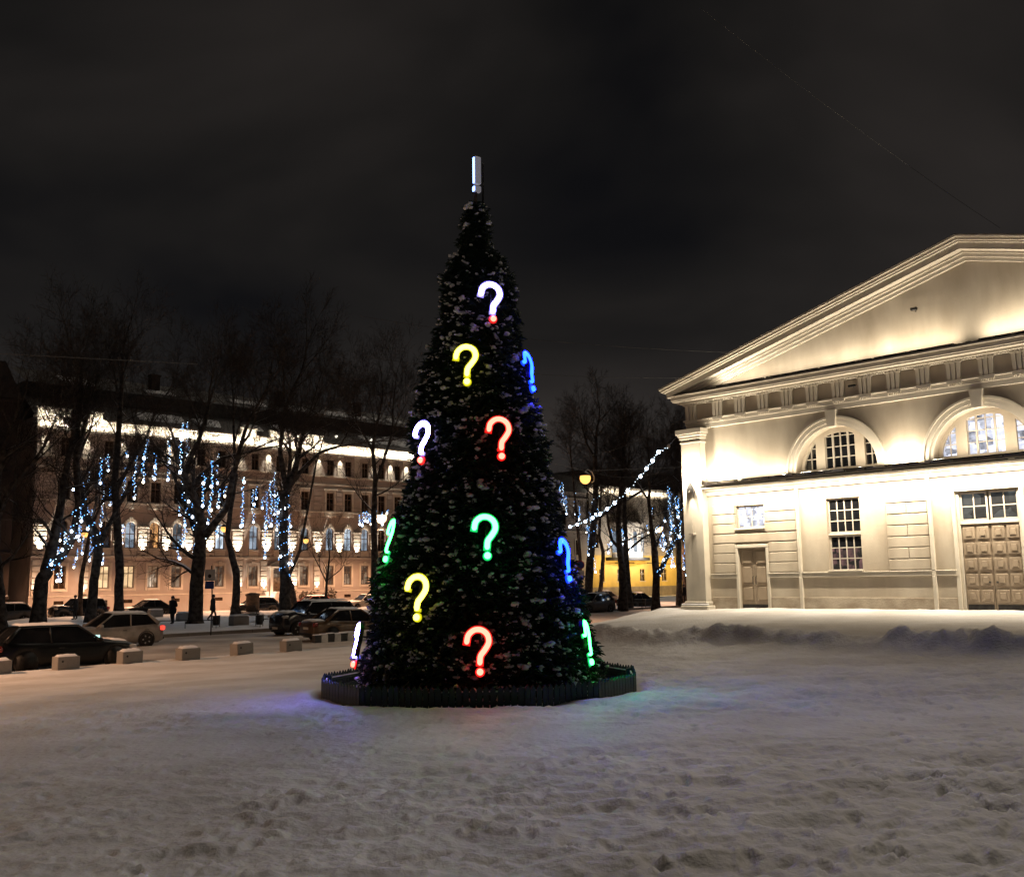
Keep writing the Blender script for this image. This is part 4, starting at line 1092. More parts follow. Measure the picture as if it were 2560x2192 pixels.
for a, b in ((-0.5, 5.2), (19.2, 21.0), (22.6, 29.0)):
    part('parapet', M_LTRIM, lambda o: (o.cbox(a, b, -0.40, 0.0, 17.02, 17.62, 0.03), o.cbox(a - 0.08, b + 0.08, -0.48, 0.05, 17.623, 17.78, 0.02)), LB)
    lamp('parapet_light', 'AREA', LB, ((a + b) / 2, -0.95, 17.06), 40 * (b - a), (1.0, 0.92, 0.72), (radians(120), 0, 0), shape='RECTANGLE', size=(b - a), size_y=0.06)
# roof in two steps with patches of snow
rf = part('palace_roof', M_ROOF, lambda o: (o.add([(-0.6, 0.05, 17.01), (LEND, 0.05, 17.01), (LEND, 3.4, 19.2), (-0.6, 3.4, 19.2)], [(0, 1, 2, 3)]), o.box(-0.6, LEND, 3.4, 12, 17, 20.6), o.add([(-0.6, 3.3, 20.62), (LEND, 3.3, 20.62), (LEND, 7.5, 22.6), (-0.6, 7.5, 22.6)], [(0, 1, 2, 3)])), LB)
for k in range(26):
    x = random.uniform(2, 43); w_ = random.uniform(1.0, 3.4)
    if k % 2: y0, z0, sy, sz = 3.9, 20.92, 1, 0.4714
    else: y0, z0, sy, sz = 0.9, 17.58, 1, 0.6537
    a, b = random.uniform(0.0, 0.4), random.uniform(1.2, 2.2)
    P = [(x + random.uniform(-.3, .3), y0 + a * sy, z0 + a * sz), (x + w_, y0 + (a + random.uniform(-.1, .1)) * sy, z0 + a * sz), (x + w_ + random.uniform(-.6, .4), y0 + b * sy, z0 + b * sz), (x + w_ * 0.4, y0 + (b + .2) * sy, z0 + (b + .2) * sz), (x - random.uniform(0, .5), y0 + b * sy * .9, z0 + b * sz * .9)]
    top = [(p[0] + .06, p[1], p[2] + 0.10) for p in P]
    n = 5
    MB().add(P + top, [tuple(range(n, 2 * n))] + [(i, (i + 1) % n, (i + 1) % n + n, i + n) for i in range(n)]).build('snow_patch', M_SNOW, rf)
for x in (12.0, 26.5, 37.0):
    part('chimney', M_DARKWALL, lambda o: (o.box(x, x + 0.9, 5.0, 5.8, 20.5, 23.0), o.box(x - .08, x + .98, 4.92, 5.88, 23.0, 23.2)), rf)
for x in (31.4, 36.2):
    part('roof_lamp', emat('roof_lamp_glow', (1.0, 0.92, 0.75), 2.2, 'NONE'), lambda o: o.lathe([(0.02, 0.3), (0.16, 0.2), (0.18, 0.05), (0.05, 0)], 8, 0, (x, 0.6, 17.9)), LB)

# unlit building beyond the left corner
DB = thing('dark_building', 'unlit dark brown building at the far left edge', 'building', (PL.x, PL.y, 0), radians(44))
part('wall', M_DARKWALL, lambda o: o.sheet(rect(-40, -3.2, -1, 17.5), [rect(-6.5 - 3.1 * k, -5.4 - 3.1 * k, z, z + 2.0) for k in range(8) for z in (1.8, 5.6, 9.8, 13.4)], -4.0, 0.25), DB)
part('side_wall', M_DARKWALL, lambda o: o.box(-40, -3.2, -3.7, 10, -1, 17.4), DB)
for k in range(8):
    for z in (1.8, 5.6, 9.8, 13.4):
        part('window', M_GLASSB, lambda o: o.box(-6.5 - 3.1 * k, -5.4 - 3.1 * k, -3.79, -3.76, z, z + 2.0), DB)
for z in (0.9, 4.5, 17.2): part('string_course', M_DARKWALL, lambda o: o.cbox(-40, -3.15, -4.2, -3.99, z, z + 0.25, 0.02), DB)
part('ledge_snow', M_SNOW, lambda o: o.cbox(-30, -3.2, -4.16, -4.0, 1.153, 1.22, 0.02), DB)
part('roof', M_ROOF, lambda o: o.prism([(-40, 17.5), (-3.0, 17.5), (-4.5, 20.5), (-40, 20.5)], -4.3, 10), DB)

# beige house behind the tree and ochre house with a lit round bay
BH = thing('beige_house', 'dim beige house with rows of dark windows beyond the tree', 'building', (PL.x, PL.y, 0), radians(44))
bx_ = [48.6 + 2.75 * k for k in range(9)]
part('wall', M_PINK, lambda o: o.sheet(rect(47, 72.6, -0.95, 13.8), [rect(x - 0.5, x + 0.5, z, z + 2.0) for x in bx_ for z in (1.3, 5.2, 9.2)], 0.2, 0.22), BH)
part('house_body', M_PINK, lambda o: o.box(47, 72.6, 0.8, 12, -0.95, 13.7), BH)
for x in bx_:
    for z in (1.3, 5.2, 9.2):
        part('window', M_GLASSB, lambda o: o.box(x - .5, x + .5, 0.34, 0.37, z, z + 2.0), BH)
        part('window_surround', M_LTRIM, lambda o: (o.cbox(x - .66, x - .501, 0.13, 0.21, z - .1, z + 2.2, 0.01), o.cbox(x + .501, x + .66, 0.13, 0.21, z - .1, z + 2.2, 0.01), o.cbox(x - .5, x + .5, 0.13, 0.21, z + 2.0, z + 2.2, 0.01)), BH)
for z in (0.8, 4.3, 8.3, 12.8): part('string_course', M_LTRIM, lambda o: o.cbox(46.95, 72.65, 0.02, 0.21, z, z + 0.2, 0.02), BH)
part('roof', M_ROOF, lambda o: o.prism([(46.8, 13.8), (72.7, 13.8), (71.0, 16.0), (48.5, 16.0)], 0.0, 12), BH)

YH = thing('ochre_house', 'ochre yellow house with lit white round bay and balcony', 'building', (PL.x, PL.y, 0), radians(44))
yx = [75.2, 79.1, 84.2, 89.4, 93.6]
part('ochre_wall', M_YELLOW, lambda o: o.sheet(rect(72.8, 100, 0.76, 5.2), [rect(x - .55, x + .55, 1.55, 3.25) for x in yx], 0.0, 0.22), YH)
part('plinth', M_GREYST, lambda o: o.cbox(72.7, 100, -0.10, 0.3, -0.95, 0.757, 0.02), YH)
M_BEIGE = mat('beige_stucco', (0.40, 0.34, 0.27), 0.85, 0.1, 0.6, 0.2, 10)
part('upper_wall', M_BEIGE, lambda o: o.sheet(rect(72.8, 100, 5.2, 14.0), [rect(x - .5, x + .5, z, z + 1.9) for x in (74.2, 87.2, 90.2, 93.6) for z in (6.2, 10.6)], 0.0, 0.22), YH)
part('house_body', M_BEIGE, lambda o: o.box(72.8, 100, 0.8, 12, -0.95, 13.9), YH)
for x in yx: part('window', R_WC if x in (79.1, ) else M_GLASSB, lambda o: (o.box(x - .55, x + .55, 0.14, 0.17, 1.55, 3.25)), YH)
for x in yx: part('window_bars', M_LTRIM, lambda o: (o.box(x - .03, x + .03, 0.10, 0.139, 1.55, 3.25), o.box(x - .55, x + .55, 0.102, 0.139, 2.55, 2.62), o.cbox(x - .7, x + .7, -0.06, 0.02, 1.44, 1.54, 0.01)), YH)
for x in (74.2, 87.2, 90.2, 93.6):
    for z in (6.2, 10.6): part('window', M_GLASSB, lambda o: o.box(x - .5, x + .5, 0.14, 0.17, z, z + 1.9), YH)
part('cornice', M_LTRIM, lambda o: (o.cbox(72.7, 100, -0.25, 0.01, 14.0, 14.5, 0.03), o.cbox(72.5, 100, -0.7, 0.01, 14.503, 14.95, 0.03)), YH)
part('roof', M_ROOF, lambda o: o.prism([(72.5, 14.96), (100, 14.96), (100, 17.5), (75, 17.5)], -0.3, 12), YH)
BC = 80.6
def bay(o, r, z0, z1, n=20):
    vs, fs = [], []
    for i in range(n + 1):
        w = pi + pi * i / n
        for z in (z0, z1): vs.append((BC + r * cos(w), r * 0.55 * sin(w), z))
    for i in range(n): fs.append((2 * i, 2 * i + 2, 2 * i + 3, 2 * i + 1))
    fs.append(tuple(range(0, 2 * n + 2, 2))); fs.append(tuple(range(1, 2 * n + 2, 2)))
    o.add(vs, fs)
part('round_bay', M_LTRIM, lambda o: bay(o, 3.2, 4.9, 9.4), YH)
part('bay_cornice', M_LTRIM, lambda o: (bay(o, 3.5, 9.403, 9.75), bay(o, 3.35, 9.753, 9.95)), YH)
for k in range(5):
    w = pi + pi * (k + 0.5) / 5
    ww = part('bay_window', R_BL, lambda o: o.cbox(-0.38, 0.38, -0.06, 0.05, 5.6, 8.5, 0.02), YH)
    ww.location = (BC + 3.2 * cos(w), 3.2 * 0.55 * sin(w), 0); ww.rotation_euler = (0, 0, w + pi / 2)
part('balcony', M_DARKMETAL, lambda o: (bay(o, 4.5, 4.45, 4.85)), YH)
lamp('bay_light', 'AREA', YH, (BC, -4.2, 5.1), 900, (1.0, 0.94, 0.85), (radians(125), 0, 0), shape='RECTANGLE', size=6, size_y=0.2)
for x in (76, 83, 90):
    lamp('wall_light', 'AREA', YH, (x, -3.5, 3.9), 330, (1.0, 0.68, 0.28), (radians(70), 0, 0), shape='RECTANGLE', size=4.0, size_y=0.2)
    part('wall_lantern', M_DARKMETAL, lambda o: (o.tube([(x, 0, 4.0), (x, -3.4, 4.05)], 0.03), o.cbox(x - 2, x + 2, -3.6, -3.4, 3.98, 4.08, 0.01)), YH)
for x in (75.6, 81.5, 87.6):
    lamp('cornice_light', 'AREA', YH, (x, -0.75, 13.95), 300, (1.0, 0.90, 0.70), (radians(155), 0, 0), shape='RECTANGLE', size=5.0, size_y=0.08)

# ------------------------------------------------------------------ bare trees
class Tree:
    def __init__(self, seed): self.r = random.Random(seed); self.b = MB(); self.t = MB(); self.nodes = []
    def grow(self, p, d, L, rad, lvl, maxl):
        r = self.r
        ns = (5, 5, 4, 2, 1)[min(lvl, 4)]
        pts, rads = [p.copy()], [rad]
        dd = d.normalized()
        for i in range(ns):
            w = 0.20 if lvl < 3 else 0.28
            dd = (dd + Vector((r.uniform(-w, w), r.uniform(-w, w), r.uniform(-w, w) + 0.055)) ).normalized()
            p = p + dd * (L / ns)
            pts.append(p.copy()); rads.append(rad * (1 - 0.72 * (i + 1) / ns))
            self.nodes.append(p.copy())
        (self.b if lvl < 2 else self.t).tube(pts, rads, 6 if lvl < 1 else (5 if lvl == 1 else 3), 0, False)
        if lvl >= maxl: return
        nch = (7, 6, 5, 4)[lvl]
        for k in range(nch):
            t = 0.22 + 0.78 * (k + r.random()) / nch
            f = t * ns; i = min(int(f), ns - 1)
            q = pts[i].lerp(pts[i + 1], f - i)
            tang = (pts[i + 1] - pts[i]).normalized()
            ax = Vector((r.uniform(-1, 1), r.uniform(-1, 1), r.uniform(-1, 1))).cross(tang).normalized()
            nd = (tang * r.uniform(0.7, 1.1) + ax * r.uniform(0.6, 1.15) + Vector((0, 0, 0.12))).normalized()
            rr = rads[i] * (1 - (f - i)) + rads[i + 1] * (f - i)
            self.grow(q, nd, L * r.uniform(0.42, 0.62), max(0.010, rr * 0.55), lvl + 1, maxl)
        # leader carries on
        if lvl < maxl - 1: self.grow(pts[-1], dd, L * 0.5, max(0.008, rads[-1]), lvl + 1, maxl)

ALLNODES = []
def bare_tree(label, px, py, Y, limbs, seed, H=1.0, maxl=3, group='bare trees in the park'):
    """limbs: list of poly-lines [(px, py, radius), ...] read off the photograph at the trunk's depth; twigs grow from their ends"""
    T = Tree(seed)
    for li, L in enumerate(limbs):
        pts = [at_y(a, b, Y + 0.35 * (li % 3) * (k / max(1, len(L) - 1)) * (1 if li % 2 else -1)) for k, (a, b, c) in enumerate(L)]
        fine, fr = [], []
        for k in range(len(pts) - 1):
            for j in range(4):
                t = j / 4
                wob = Vector((T.r.uniform(-1, 1), T.r.uniform(-1, 1), T.r.uniform(-.3, .3))) * (0.10 * L[k][2]) if (k or j) else Vector()
                fine.append(pts[k].lerp(pts[k + 1], t) + wob); fr.append((L[k][2] * (1 - t) + L[k + 1][2] * t) * T.r.uniform(0.94, 1.06))
        fine.append(pts[-1]); fr.append(L[-1][2])
        if li == 0:
            fine[0].z = -0.75
            fr[0] *= 1.35; 
        T.b.tube(fine, fr, 9, 0, False)
        T.nodes += fine[len(fine) // 2:]
        d = (fine[-1] - fine[-2]).normalized()
        T.grow(fine[-1], d, 5.2 * H, L[-1][2], 0, maxl)
        T.grow(fine[-1], (d + Vector((T.r.uniform(-.6, .6), T.r.uniform(-.6, .6), .2))), 4.4 * H, L[-1][2] * 0.7, 0, maxl)
        for k in range(len(fine) // 2, len(fine) - 1, 2):
            ax = Vector((T.r.uniform(-1, 1), T.r.uniform(-1, 1), T.r.uniform(0.1, .8))).normalized()
            T.grow(fine[k], ax, 3.2 * H, fr[k] * 0.38, 1, maxl)
    base = at_y(px, py, Y)
    root = thing('bare_tree', label, 'tree', (base.x, base.y, -0.6), 0, group)
    off = Vector((base.x, base.y, -0.6))
    for nm, mb, mm in (('trunk', T.b, M_BARK), ('twigs', T.t, M_TWIG)):
        mb.v = [(v[0] - off.x, v[1] - off.y, v[2] - off.z) for v in mb.v]
        V = mb.v; me_ = bpy.data.meshes.new(nm); me_.from_pydata(V, [], mb.f); me_.materials.append(mm)
        me_.polygons.foreach_set('use_smooth', [True] * len(me_.polygons)); me_.update()
        ob = link(nm, me_, None, root)
        if nm == 'twigs': ob['kind'] = 'stuff'
    for n_ in T.nodes[::2]:
        ALLNODES.append(n_)
    return root
TREES = [
 ('leaning forked bare tree, leftmost thick trunk before the palace corner', 95, 1550, 62, [[(95, 1555, .46), (105, 1450, .40), (118, 1425, .38), (135, 1350, .30), (150, 1270, .24), (165, 1180, .2)], [(112, 1430, .30), (150, 1395, .26), (182, 1345, .23), (196, 1260, .2), (190, 1160, .17)], [(60, 1300, .05), (40, 1260, .05), (10, 1240, .04)]]),
 ('bare tree with curved trunk lit violet, right of the leftmost tree', 228, 1545, 66, [[(226, 1550, .36), (236, 1450, .30), (246, 1380, .30), (240, 1335, .28), (212, 1285, .25), (194, 1210, .24), (190, 1110, .2), (196, 1060, .17)], [(246, 1385, .16), (262, 1330, .13), (285, 1285, .11)]]),
 ('slim bare tree between the two leftmost thick trunks', 200, 1535, 78, [[(198, 1540, .22), (204, 1440, .18), (214, 1390, .15), (225, 1330, .12)]]),
 ('tall straight bare tree, third thick trunk from the left', 297, 1535, 70, [[(297, 1540, .34), (299, 1400, .30), (292, 1300, .28), (287, 1210, .25), (295, 1100, .21), (300, 1020, .17)], [(290, 1230, .14), (320, 1170, .12), (350, 1120, .1)]]),
 ('thickest bare tree, knobby trunk forking wide beside the street sign', 488, 1565, 63, [[(486, 1570, .50), (490, 1480, .44), (497, 1400, .40), (502, 1345, .36)], [(500, 1350, .30), (478, 1290, .24), (466, 1240, .22), (462, 1190, .18), (478, 1140, .15)], [(503, 1350, .30), (535, 1310, .24), (565, 1272, .20), (580, 1200, .17), (600, 1120, .13)], [(470, 1240, .15), (500, 1190, .13), (555, 1145, .11), (620, 1130, .08)]]),
 ('bent bare tree right of the thickest trunk, bowed to the right', 590, 1528, 75, [[(588, 1533, .33), (592, 1440, .27), (580, 1390, .24), (568, 1345, .2), (575, 1280, .18), (590, 1190, .15), (585, 1110, .12)]]),
 ('bare tree wrapped in blue lights, before the palace door', 712, 1538, 70, [[(712, 1540, .42), (712, 1440, .36), (708, 1340, .32), (712, 1240, .28), (722, 1215, .26)], [(720, 1220, .2), (750, 1180, .16), (800, 1130, .13), (850, 1115, .08)], [(716, 1230, .2), (700, 1130, .17), (710, 1040, .14)]]),
 ('slender dark tree leaning up right beside the blue-lit trunk', 738, 1525, 84, [[(738, 1530, .30), (730, 1470, .24), (722, 1440, .16), (748, 1380, .12), (768, 1280, .1), (790, 1160, .08)]]),
 ('bare tree nearest the fir on its left, high narrow crown', 936, 1500, 82, [[(936, 1520, .34), (936, 1400, .28), (935, 1280, .24), (938, 1200, .2), (932, 1130, .16)], [(938, 1210, .15), (960, 1150, .12), (978, 1090, .1)]]),
 ('dark bare tree at the left picture edge', 4, 1570, 58, [[(2, 1580, .4), (-4, 1480, .35), (-12, 1380, .3), (-10, 1250, .25)], [(-8, 1300, .2), (20, 1230, .14), (60, 1180, .1)]]),
 ('thick straight bare tree right of the fir, under the orange lamp', 1474, 1500, 88, [[(1470, 1510, .40), (1476, 1400, .34), (1484, 1320, .30), (1490, 1240, .26), (1488, 1150, .2)], [(1488, 1300, .18), (1530, 1270, .15), (1590, 1235, .12)]]),
 ('crooked thin bare tree second to the right of the fir', 1498, 1490, 95, [[(1498, 1495, .24), (1506, 1440, .2), (1508, 1380, .17), (1498, 1340, .15), (1500, 1280, .12)]]),
 ('bare tree in front of the ochre house middle', 1556, 1510, 82, [[(1557, 1515, .36), (1556, 1420, .30), (1548, 1360, .26), (1546, 1290, .22), (1556, 1200, .18)], [(1548, 1370, .14), (1530, 1350, .12), (1520, 1310, .1)]]),
 ('dark straight bare tree just right of the house-middle tree', 1575, 1510, 86, [[(1575, 1515, .28), (1566, 1400, .24), (1562, 1300, .2), (1560, 1200, .16)], [(1564, 1380, .12), (1600, 1350, .1), (1630, 1330, .08)]]),
 ('forked bare tree with a limb leaning right towards the hall', 1640, 1512, 80, [[(1640, 1515, .34), (1642, 1440, .30), (1636, 1380, .26), (1630, 1330, .18), (1622, 1250, .14)], [(1644, 1440, .24), (1668, 1390, .2), (1690, 1345, .17), (1702, 1270, .13)]]),
 ('straight bare tree left of the hall corner', 1699, 1500, 92, [[(1699, 1505, .28), (1697, 1400, .24), (1694, 1300, .2), (1690, 1200, .15)]]),
 ('snow-dusted bare tree hard against the hall corner pier', 1714, 1500, 96, [[(1713, 1500, .26), (1711, 1400, .24), (1712, 1300, .2), (1708, 1200, .15)]]),
 ('slim bare tree showing beside the fir right edge', 1452, 1490, 100, [[(1452, 1495, .2), (1450, 1380, .17), (1440, 1280, .14), (1432, 1180, .1)]]),
]
for k, (lab, px, py, Y, limbs) in enumerate(TREES):
    bare_tree(lab, px, py, Y, limbs, 100 + k, 1.1 if px < 1300 else 0.9, 4)
# young tree by the palace door
bare_tree('small young bare tree with short stem before the palace', 816, 1508, 80, [[(814, 1512, .13), (816, 1460, .10), (820, 1430, .08), (824, 1390, .06)], [(816, 1455, .06), (800, 1420, .05)], [(818, 1450, .05), (850, 1425, .04)]], 301, 0.34, 2)

# ------------------------------------------------------------------ icicle light strings in the trees
z1 = lambda x, y: (x / 3.696, 880 + y / 3.696)
z2 = lambda x, y: (480 + x / 3.696, 880 + y / 3.696)
z3 = lambda x, y: (x / 3.985, 1300 + y / 3.985)
z4 = lambda x, y: (480 + x / 3.985, 1300 + y / 3.985)
z5 = lambda x, y: (1380 + x / 3.5475, 1060 + y / 3.5475)
SL = []
def add_s(zf, l):
    for x, a, b in l:
        p, q = zf(x, a), zf(x, b); SL.append((p[0], p[1], q[1]))
add_s(z1, [(820, 1085, 1200), (770, 1210, 1300), (760, 1360, 1560), (795, 1430, 1560), (935, 980, 1210), (1005, 950, 1090), (955, 1180, 1390), (1030, 1190, 1410), (940, 1420, 1600), (860, 1450, 1610), (1155, 1060, 1370), (1180, 910, 960), (1265, 960, 1110), (1250, 1130, 1350), (1340, 860, 1200), (1360, 800, 970), (1435, 940, 1170), (1570, 800, 1030), (1555, 1030, 1180), (1685, 650, 1110), (1735, 640, 950), (1880, 1120, 1420), (1960, 1000, 1460), (2020, 930, 1210), (1665, 1420, 1500), (1710, 1520, 1770), (1930, 1390, 1580), (1130, 1590, 1770), (735, 1590, 1700), (620, 1650, 1770)])
add_s(z3, [(660, 100, 250), (590, 270, 340), (525, 290, 380), (610, 450, 600), (565, 520, 605), (740, 380, 470), (795, 40, 200), (905, 180, 400), (1020, 330, 430), (960, 100, 200), (1220, 40, 230), (1830, 0, 260), (1790, 200, 380), (1950, 230, 420), (510, 380, 440), (600, 120, 200), (830, 150, 330), (770, 280, 380)])
add_s(z2, [(75, 1400, 1530), (250, 1260, 1430), (300, 1240, 1330), (470, 1240, 1600), (485, 1160, 1200), (600, 1240, 1350), (570, 1260, 1570), (690, 1290, 1620), (650, 1340, 1440), (735, 1180, 1600), (770, 1100, 1500), (790, 1300, 1640), (830, 1380, 1690), (860, 1450, 1690), (910, 1500, 1610), (240, 1590, 1700)])
add_s(z2, [(1545, 1500, 1590), (1575, 1490, 1600), (1600, 1475, 1560), (1625, 1470, 1565), (1650, 1490, 1590), (1670, 1475, 1560), (1700, 1465, 1540), (1755, 1480, 1590), (1800, 1455, 1490)])
add_s(z4, [(735, 0, 375), (780, 0, 60), (965, 60, 340), (1000, 330, 440), (490, 0, 60), (40, 240, 420)])
NLEFT = len(SL)
add_s(z5, [(70, 550, 720), (95, 520, 720), (125, 640, 800), (205, 600, 800), (240, 730, 850), (305, 840, 960), (320, 900, 1170), (340, 780, 900), (345, 960, 1120), (385, 1200, 1310), (500, 1060, 1140), (520, 930, 1060), (625, 930, 1060), (700, 1020, 1120), (880, 740, 880), (1035, 550, 1020), (1045, 600, 960), (1060, 620, 900), (1000, 820, 860), (1120, 650, 820), (1130, 880, 1000), (1160, 1160, 1280), (1180, 400, 760), (1165, 440, 700), (1190, 740, 1010), (1180, 980, 1340), (1055, 1080, 1260), (1075, 1160, 1260), (955, 930, 1080), (850, 890, 960), (880, 890, 970), (920, 900, 950), (980, 900, 1110), (1005, 1020, 1060), (1150, 560, 700), (1100, 640, 740)])
emat('led_blue', (0.14, 0.42, 1.0), 3.6, 'NONE'); emat('led_white', (0.70, 0.86, 1.0), 3.6, 'NONE')
emat('led_drop', (0.62, 0.78, 1.0), 14.0); emat('led_warm', (1.0, 0.86, 0.66), 7.0, 'NONE')
NP_ = [(n, proj(n)) for n in ALLNODES]
NPX = np.array([p[1][0] for p in NP_]); NPY = np.array([p[1][1] for p in NP_])
IV, IF = ico(1)
def strand(px, y0, y1, label, group, k):
    d2 = (NPX - px) ** 2 + ((NPY - y0) * 1.2) ** 2
    Y = NP_[int(np.argmin(d2))][0].y
    top, bot = at_y(px, y0, Y), at_y(px, y1, Y)
    L = top.z - bot.z
    r = random.Random(k)
    root = thing('light_string', label, 'string lights', tuple(top), 0, group)
    sway = r.uniform(-0.04, 0.04)
    part('wire', M_CABLE, lambda o: o.tube([(0, 0, 0.15), (0, 0, -L * .5), (sway, 0, -L)], 0.006, 3), root)
    V, F, vo = [], [], 0
    W, G, wo2 = [], [], 0
    n = max(5, int(L / 0.075))
    for j in range(n):
        zz = -L * (j + 0.5) / n
        p = np.array([r.gauss(0, 0.055) + 0.05 * sin(zz * 1.7 + k), r.gauss(0, 0.06), zz + r.uniform(-.05, .05)])
        s_ = r.uniform(0.020, 0.038)
        if r.random() < 0.62: V.append(IV * s_ + p); F.append(IF + vo); vo += len(IV)
        else: W.append(IV * s_ * 1.05 + p); G.append(IF + wo2); wo2 += len(IV)
    if V: link('blue_bulbs', raw_mesh('blue_bulbs', np.concatenate(V), np.concatenate(F), [MATS['led_blue']]), None, root)['kind'] = 'stuff'
    if W: link('white_bulbs', raw_mesh('white_bulbs', np.concatenate(W), np.concatenate(G), [MATS['led_white']]), None, root)['kind'] = 'stuff'
    for zz in ([-L] if L < 1.6 or r.random() < 0.6 else [-L, -L * r.uniform(0.3, 0.6)]):
        o = MB(); o.lathe([(0.015, 0.10), (0.06, 0.06), (0.085, -0.01), (0.06, -0.075), (0.01, -0.1)], 8)
        o.build('drop_lamp', MATS['led_warm' if r.random() < 0.22 else 'led_drop'], root, True, (sway + r.uniform(-.03, .03), 0, zz))
for side, lst, gname, where in ((0, sorted(SL[:NLEFT]), 'light strings before the palace', 'in the trees before the palace'), (1, sorted(SL[NLEFT:]), 'light strings between fir and hall', 'in the trees between fir and hall')):
    for i, (px, a, b) in enumerate(lst):
        L = b - a
        adj = 'long' if L > 70 else ('short' if L < 30 else 'mid-length')
        strand(px, a, b, '%s hanging blue-white light string, %s from left %s' % (adj, ordinal(i + 1), where), gname, i + side * 500)

# strings wound round trunks and limbs
def wrap(label, Y, pts, rad, turns, n, k):
    P = [at_y(a, b, Y) for a, b in pts]
    r = random.Random(k)
    root = thing('wound_light_string', label, 'string lights', tuple(P[0]), 0, 'light strings wound on trunks')
    rel = [p - P[0] for p in P]
    V, F, W, G, path = [], [], [], [], []
    for j in range(n):
        u = j / (n - 1) * (len(rel) - 1); i = min(int(u), len(rel) - 2)
        c = rel[i].lerp(rel[i + 1], u - i); w = 2 * pi * turns * j / n
        q = c + Vector((cos(w), sin(w), 0)) * (rad + 0.05)
        path.append(q)
        s_ = r.uniform(0.022, 0.04); v = IV * s_ + np.array(q) + RNG.uniform(-.04, .04, 3)
        if r.random() < 0.6: F.append(IF + len(V) * len(IV)); V.append(v)
        else: G.append(IF + len(W) * len(IV)); W.append(v)
    part('wire', M_CABLE, lambda o: o.tube(path, 0.006, 3), root)
    link('blue_bulbs', raw_mesh('blue_bulbs', np.concatenate(V), np.concatenate(F), [MATS['led_blue']]), None, root)['kind'] = 'stuff'
    link('white_bulbs', raw_mesh('white_bulbs', np.concatenate(W), np.concatenate(G), [MATS['led_white']]), None, root)['kind'] = 'stuff'
    for j in range(n // 16):
        q = path[r.randrange(n)]
        o = MB(); o.lathe([(0.015, 0.10), (0.06, 0.06), (0.085, -0.01), (0.06, -0.075), (0.01, -0.1)], 8)
        o.build('drop_lamp', MATS['led_drop'], root, True, q * 1.0 + Vector((0, -0.1, 0)))
wrap('blue-white lights wound round the trunk before the palace door', 69.6, [(712, 1440), (708, 1340), (712, 1240)], 0.34, 7, 70, 901)
wrap('lights wound round the curved violet trunk', 65.7, [(246, 1385), (240, 1335), (212, 1285), (196, 1215)], 0.28, 6, 46, 902)
wrap('lights wound round the lower limbs of the leftmost leaning tree', 61.7, [(120, 1425), (150, 1395), (182, 1345), (196, 1270)], 0.24, 6, 48, 903)
wrap('lights wound round the left limb of the thickest tree', 62.7, [(502, 1345), (478, 1290), (466, 1240), (462, 1190)], 0.24, 4, 32, 904)
wrap('lights wound round the limb leaning towards the hall', 79.7, [(1644, 1440), (1668, 1390), (1690, 1345), (1702, 1270)], 0.2, 6, 52, 905)
wrap('lights wound round the thick straight trunk under the orange lamp', 87.6, [(1476, 1400), (1484, 1320), (1490, 1240)], 0.3, 4, 36, 906)
# festoon of big lamps rising to the hall
FB = [(160, 910), (225, 890), (295, 865), (360, 832), (425, 797), (490, 752), (555, 700), (672, 590), (785, 465), (838, 395), (892, 325), (945, 250), (1035, 195)]
fp = [at_y(*z5(*p), 72 - 20 * i / (len(FB) - 1)) for i, p in enumerate(FB)]
fes = thing('festoon_garland', 'festoon of round white lamps rising from the trees towards the hall', 'string lights', tuple(fp[0]))
rel = [p - fp[0] for p in fp]
endp = (PR - SR * 1.0 + NR * 0.3); endp = Vector((endp.x, endp.y, 8.0)) - fp[0]
part('cable', M_CABLE, lambda o: o.tube([(-4, 3, 0.4)] + rel + [endp], 0.012, 4), fes)
for i, p in enumerate(rel):
    o = MB(); o.lathe([(0.025, 0.11), (0.08, 0.065), (0.10, 0.0), (0.08, -0.065), (0.015, -0.10)], 10)
    o.build('globe_lamp', MATS['led_drop'] if i < 12 else M_FRAME, fes, True, p)
    if i < len(rel) - 1:
        V, F = [], []
        for j in range(4): V.append(IV * 0.03 + np.array(p.lerp(rel[i + 1], (j + 1) / 5)) + RNG.uniform(-.05, .05, 3)); F.append(IF + j * len(IV))
        link('small_bulbs', raw_mesh('small_bulbs', np.concatenate(V), np.concatenate(F), [MATS['led_white']]), None, fes)['kind'] = 'stuff'

# ------------------------------------------------------------------ street lamps on span wires
emat('sodium_glow', (1.0, 0.50, 0.12), 2.1, 'NONE'); emat('pale_lamp_glow', (1.0, 0.62, 0.34), 4.0, 'NONE')
def street_lamp(label, p, glow, energy, col, arm=True, size=0.26, cone=148):
    t = thing('street_lamp', label, 'street lamp', tuple(p), radians(44), 'street lamps hung over the roads')
    part('hood', M_DARKMETAL, lambda o: o.lathe([(0.05, 0.30), (0.16, 0.22), (size * 1.15, 0.06), (size * 1.15, 0.02)], 14), t, True)
    part('bulb', MATS[glow], lambda o: o.lathe([(size * 0.9, 0.015), (size * 1.0, -size * 0.4), (size * 0.85, -size * 0.95), (size * 0.45, -size * 1.35), (0.03, -size * 1.45)], 14), t, True)
    if arm: part('arm', M_FRAME, lambda o: o.tube([(0, 0, 0.30), (0.25, 0, 0.42), (0.62, 0, 0.30), (0.82, 0, 0.0), (0.80, 0, -0.25), (0.6, 0, -0.36)], 0.035, 6), t)
    part('span_wire', M_CABLE, lambda o: (o.tube([(-14, 0, 1.6), (0, 0, 0.32), (16, 0, 1.8)], 0.012, 4)), t)
    lamp('lamp_light', 'SPOT', t, (0, 0, -1.5 * size - 0.05), energy, col, (0, 0, 0), spot_size=radians(cone), spot_blend=0.4, shadow_soft_size=0.2)
    return t
SOD = (1.0, 0.53, 0.29)
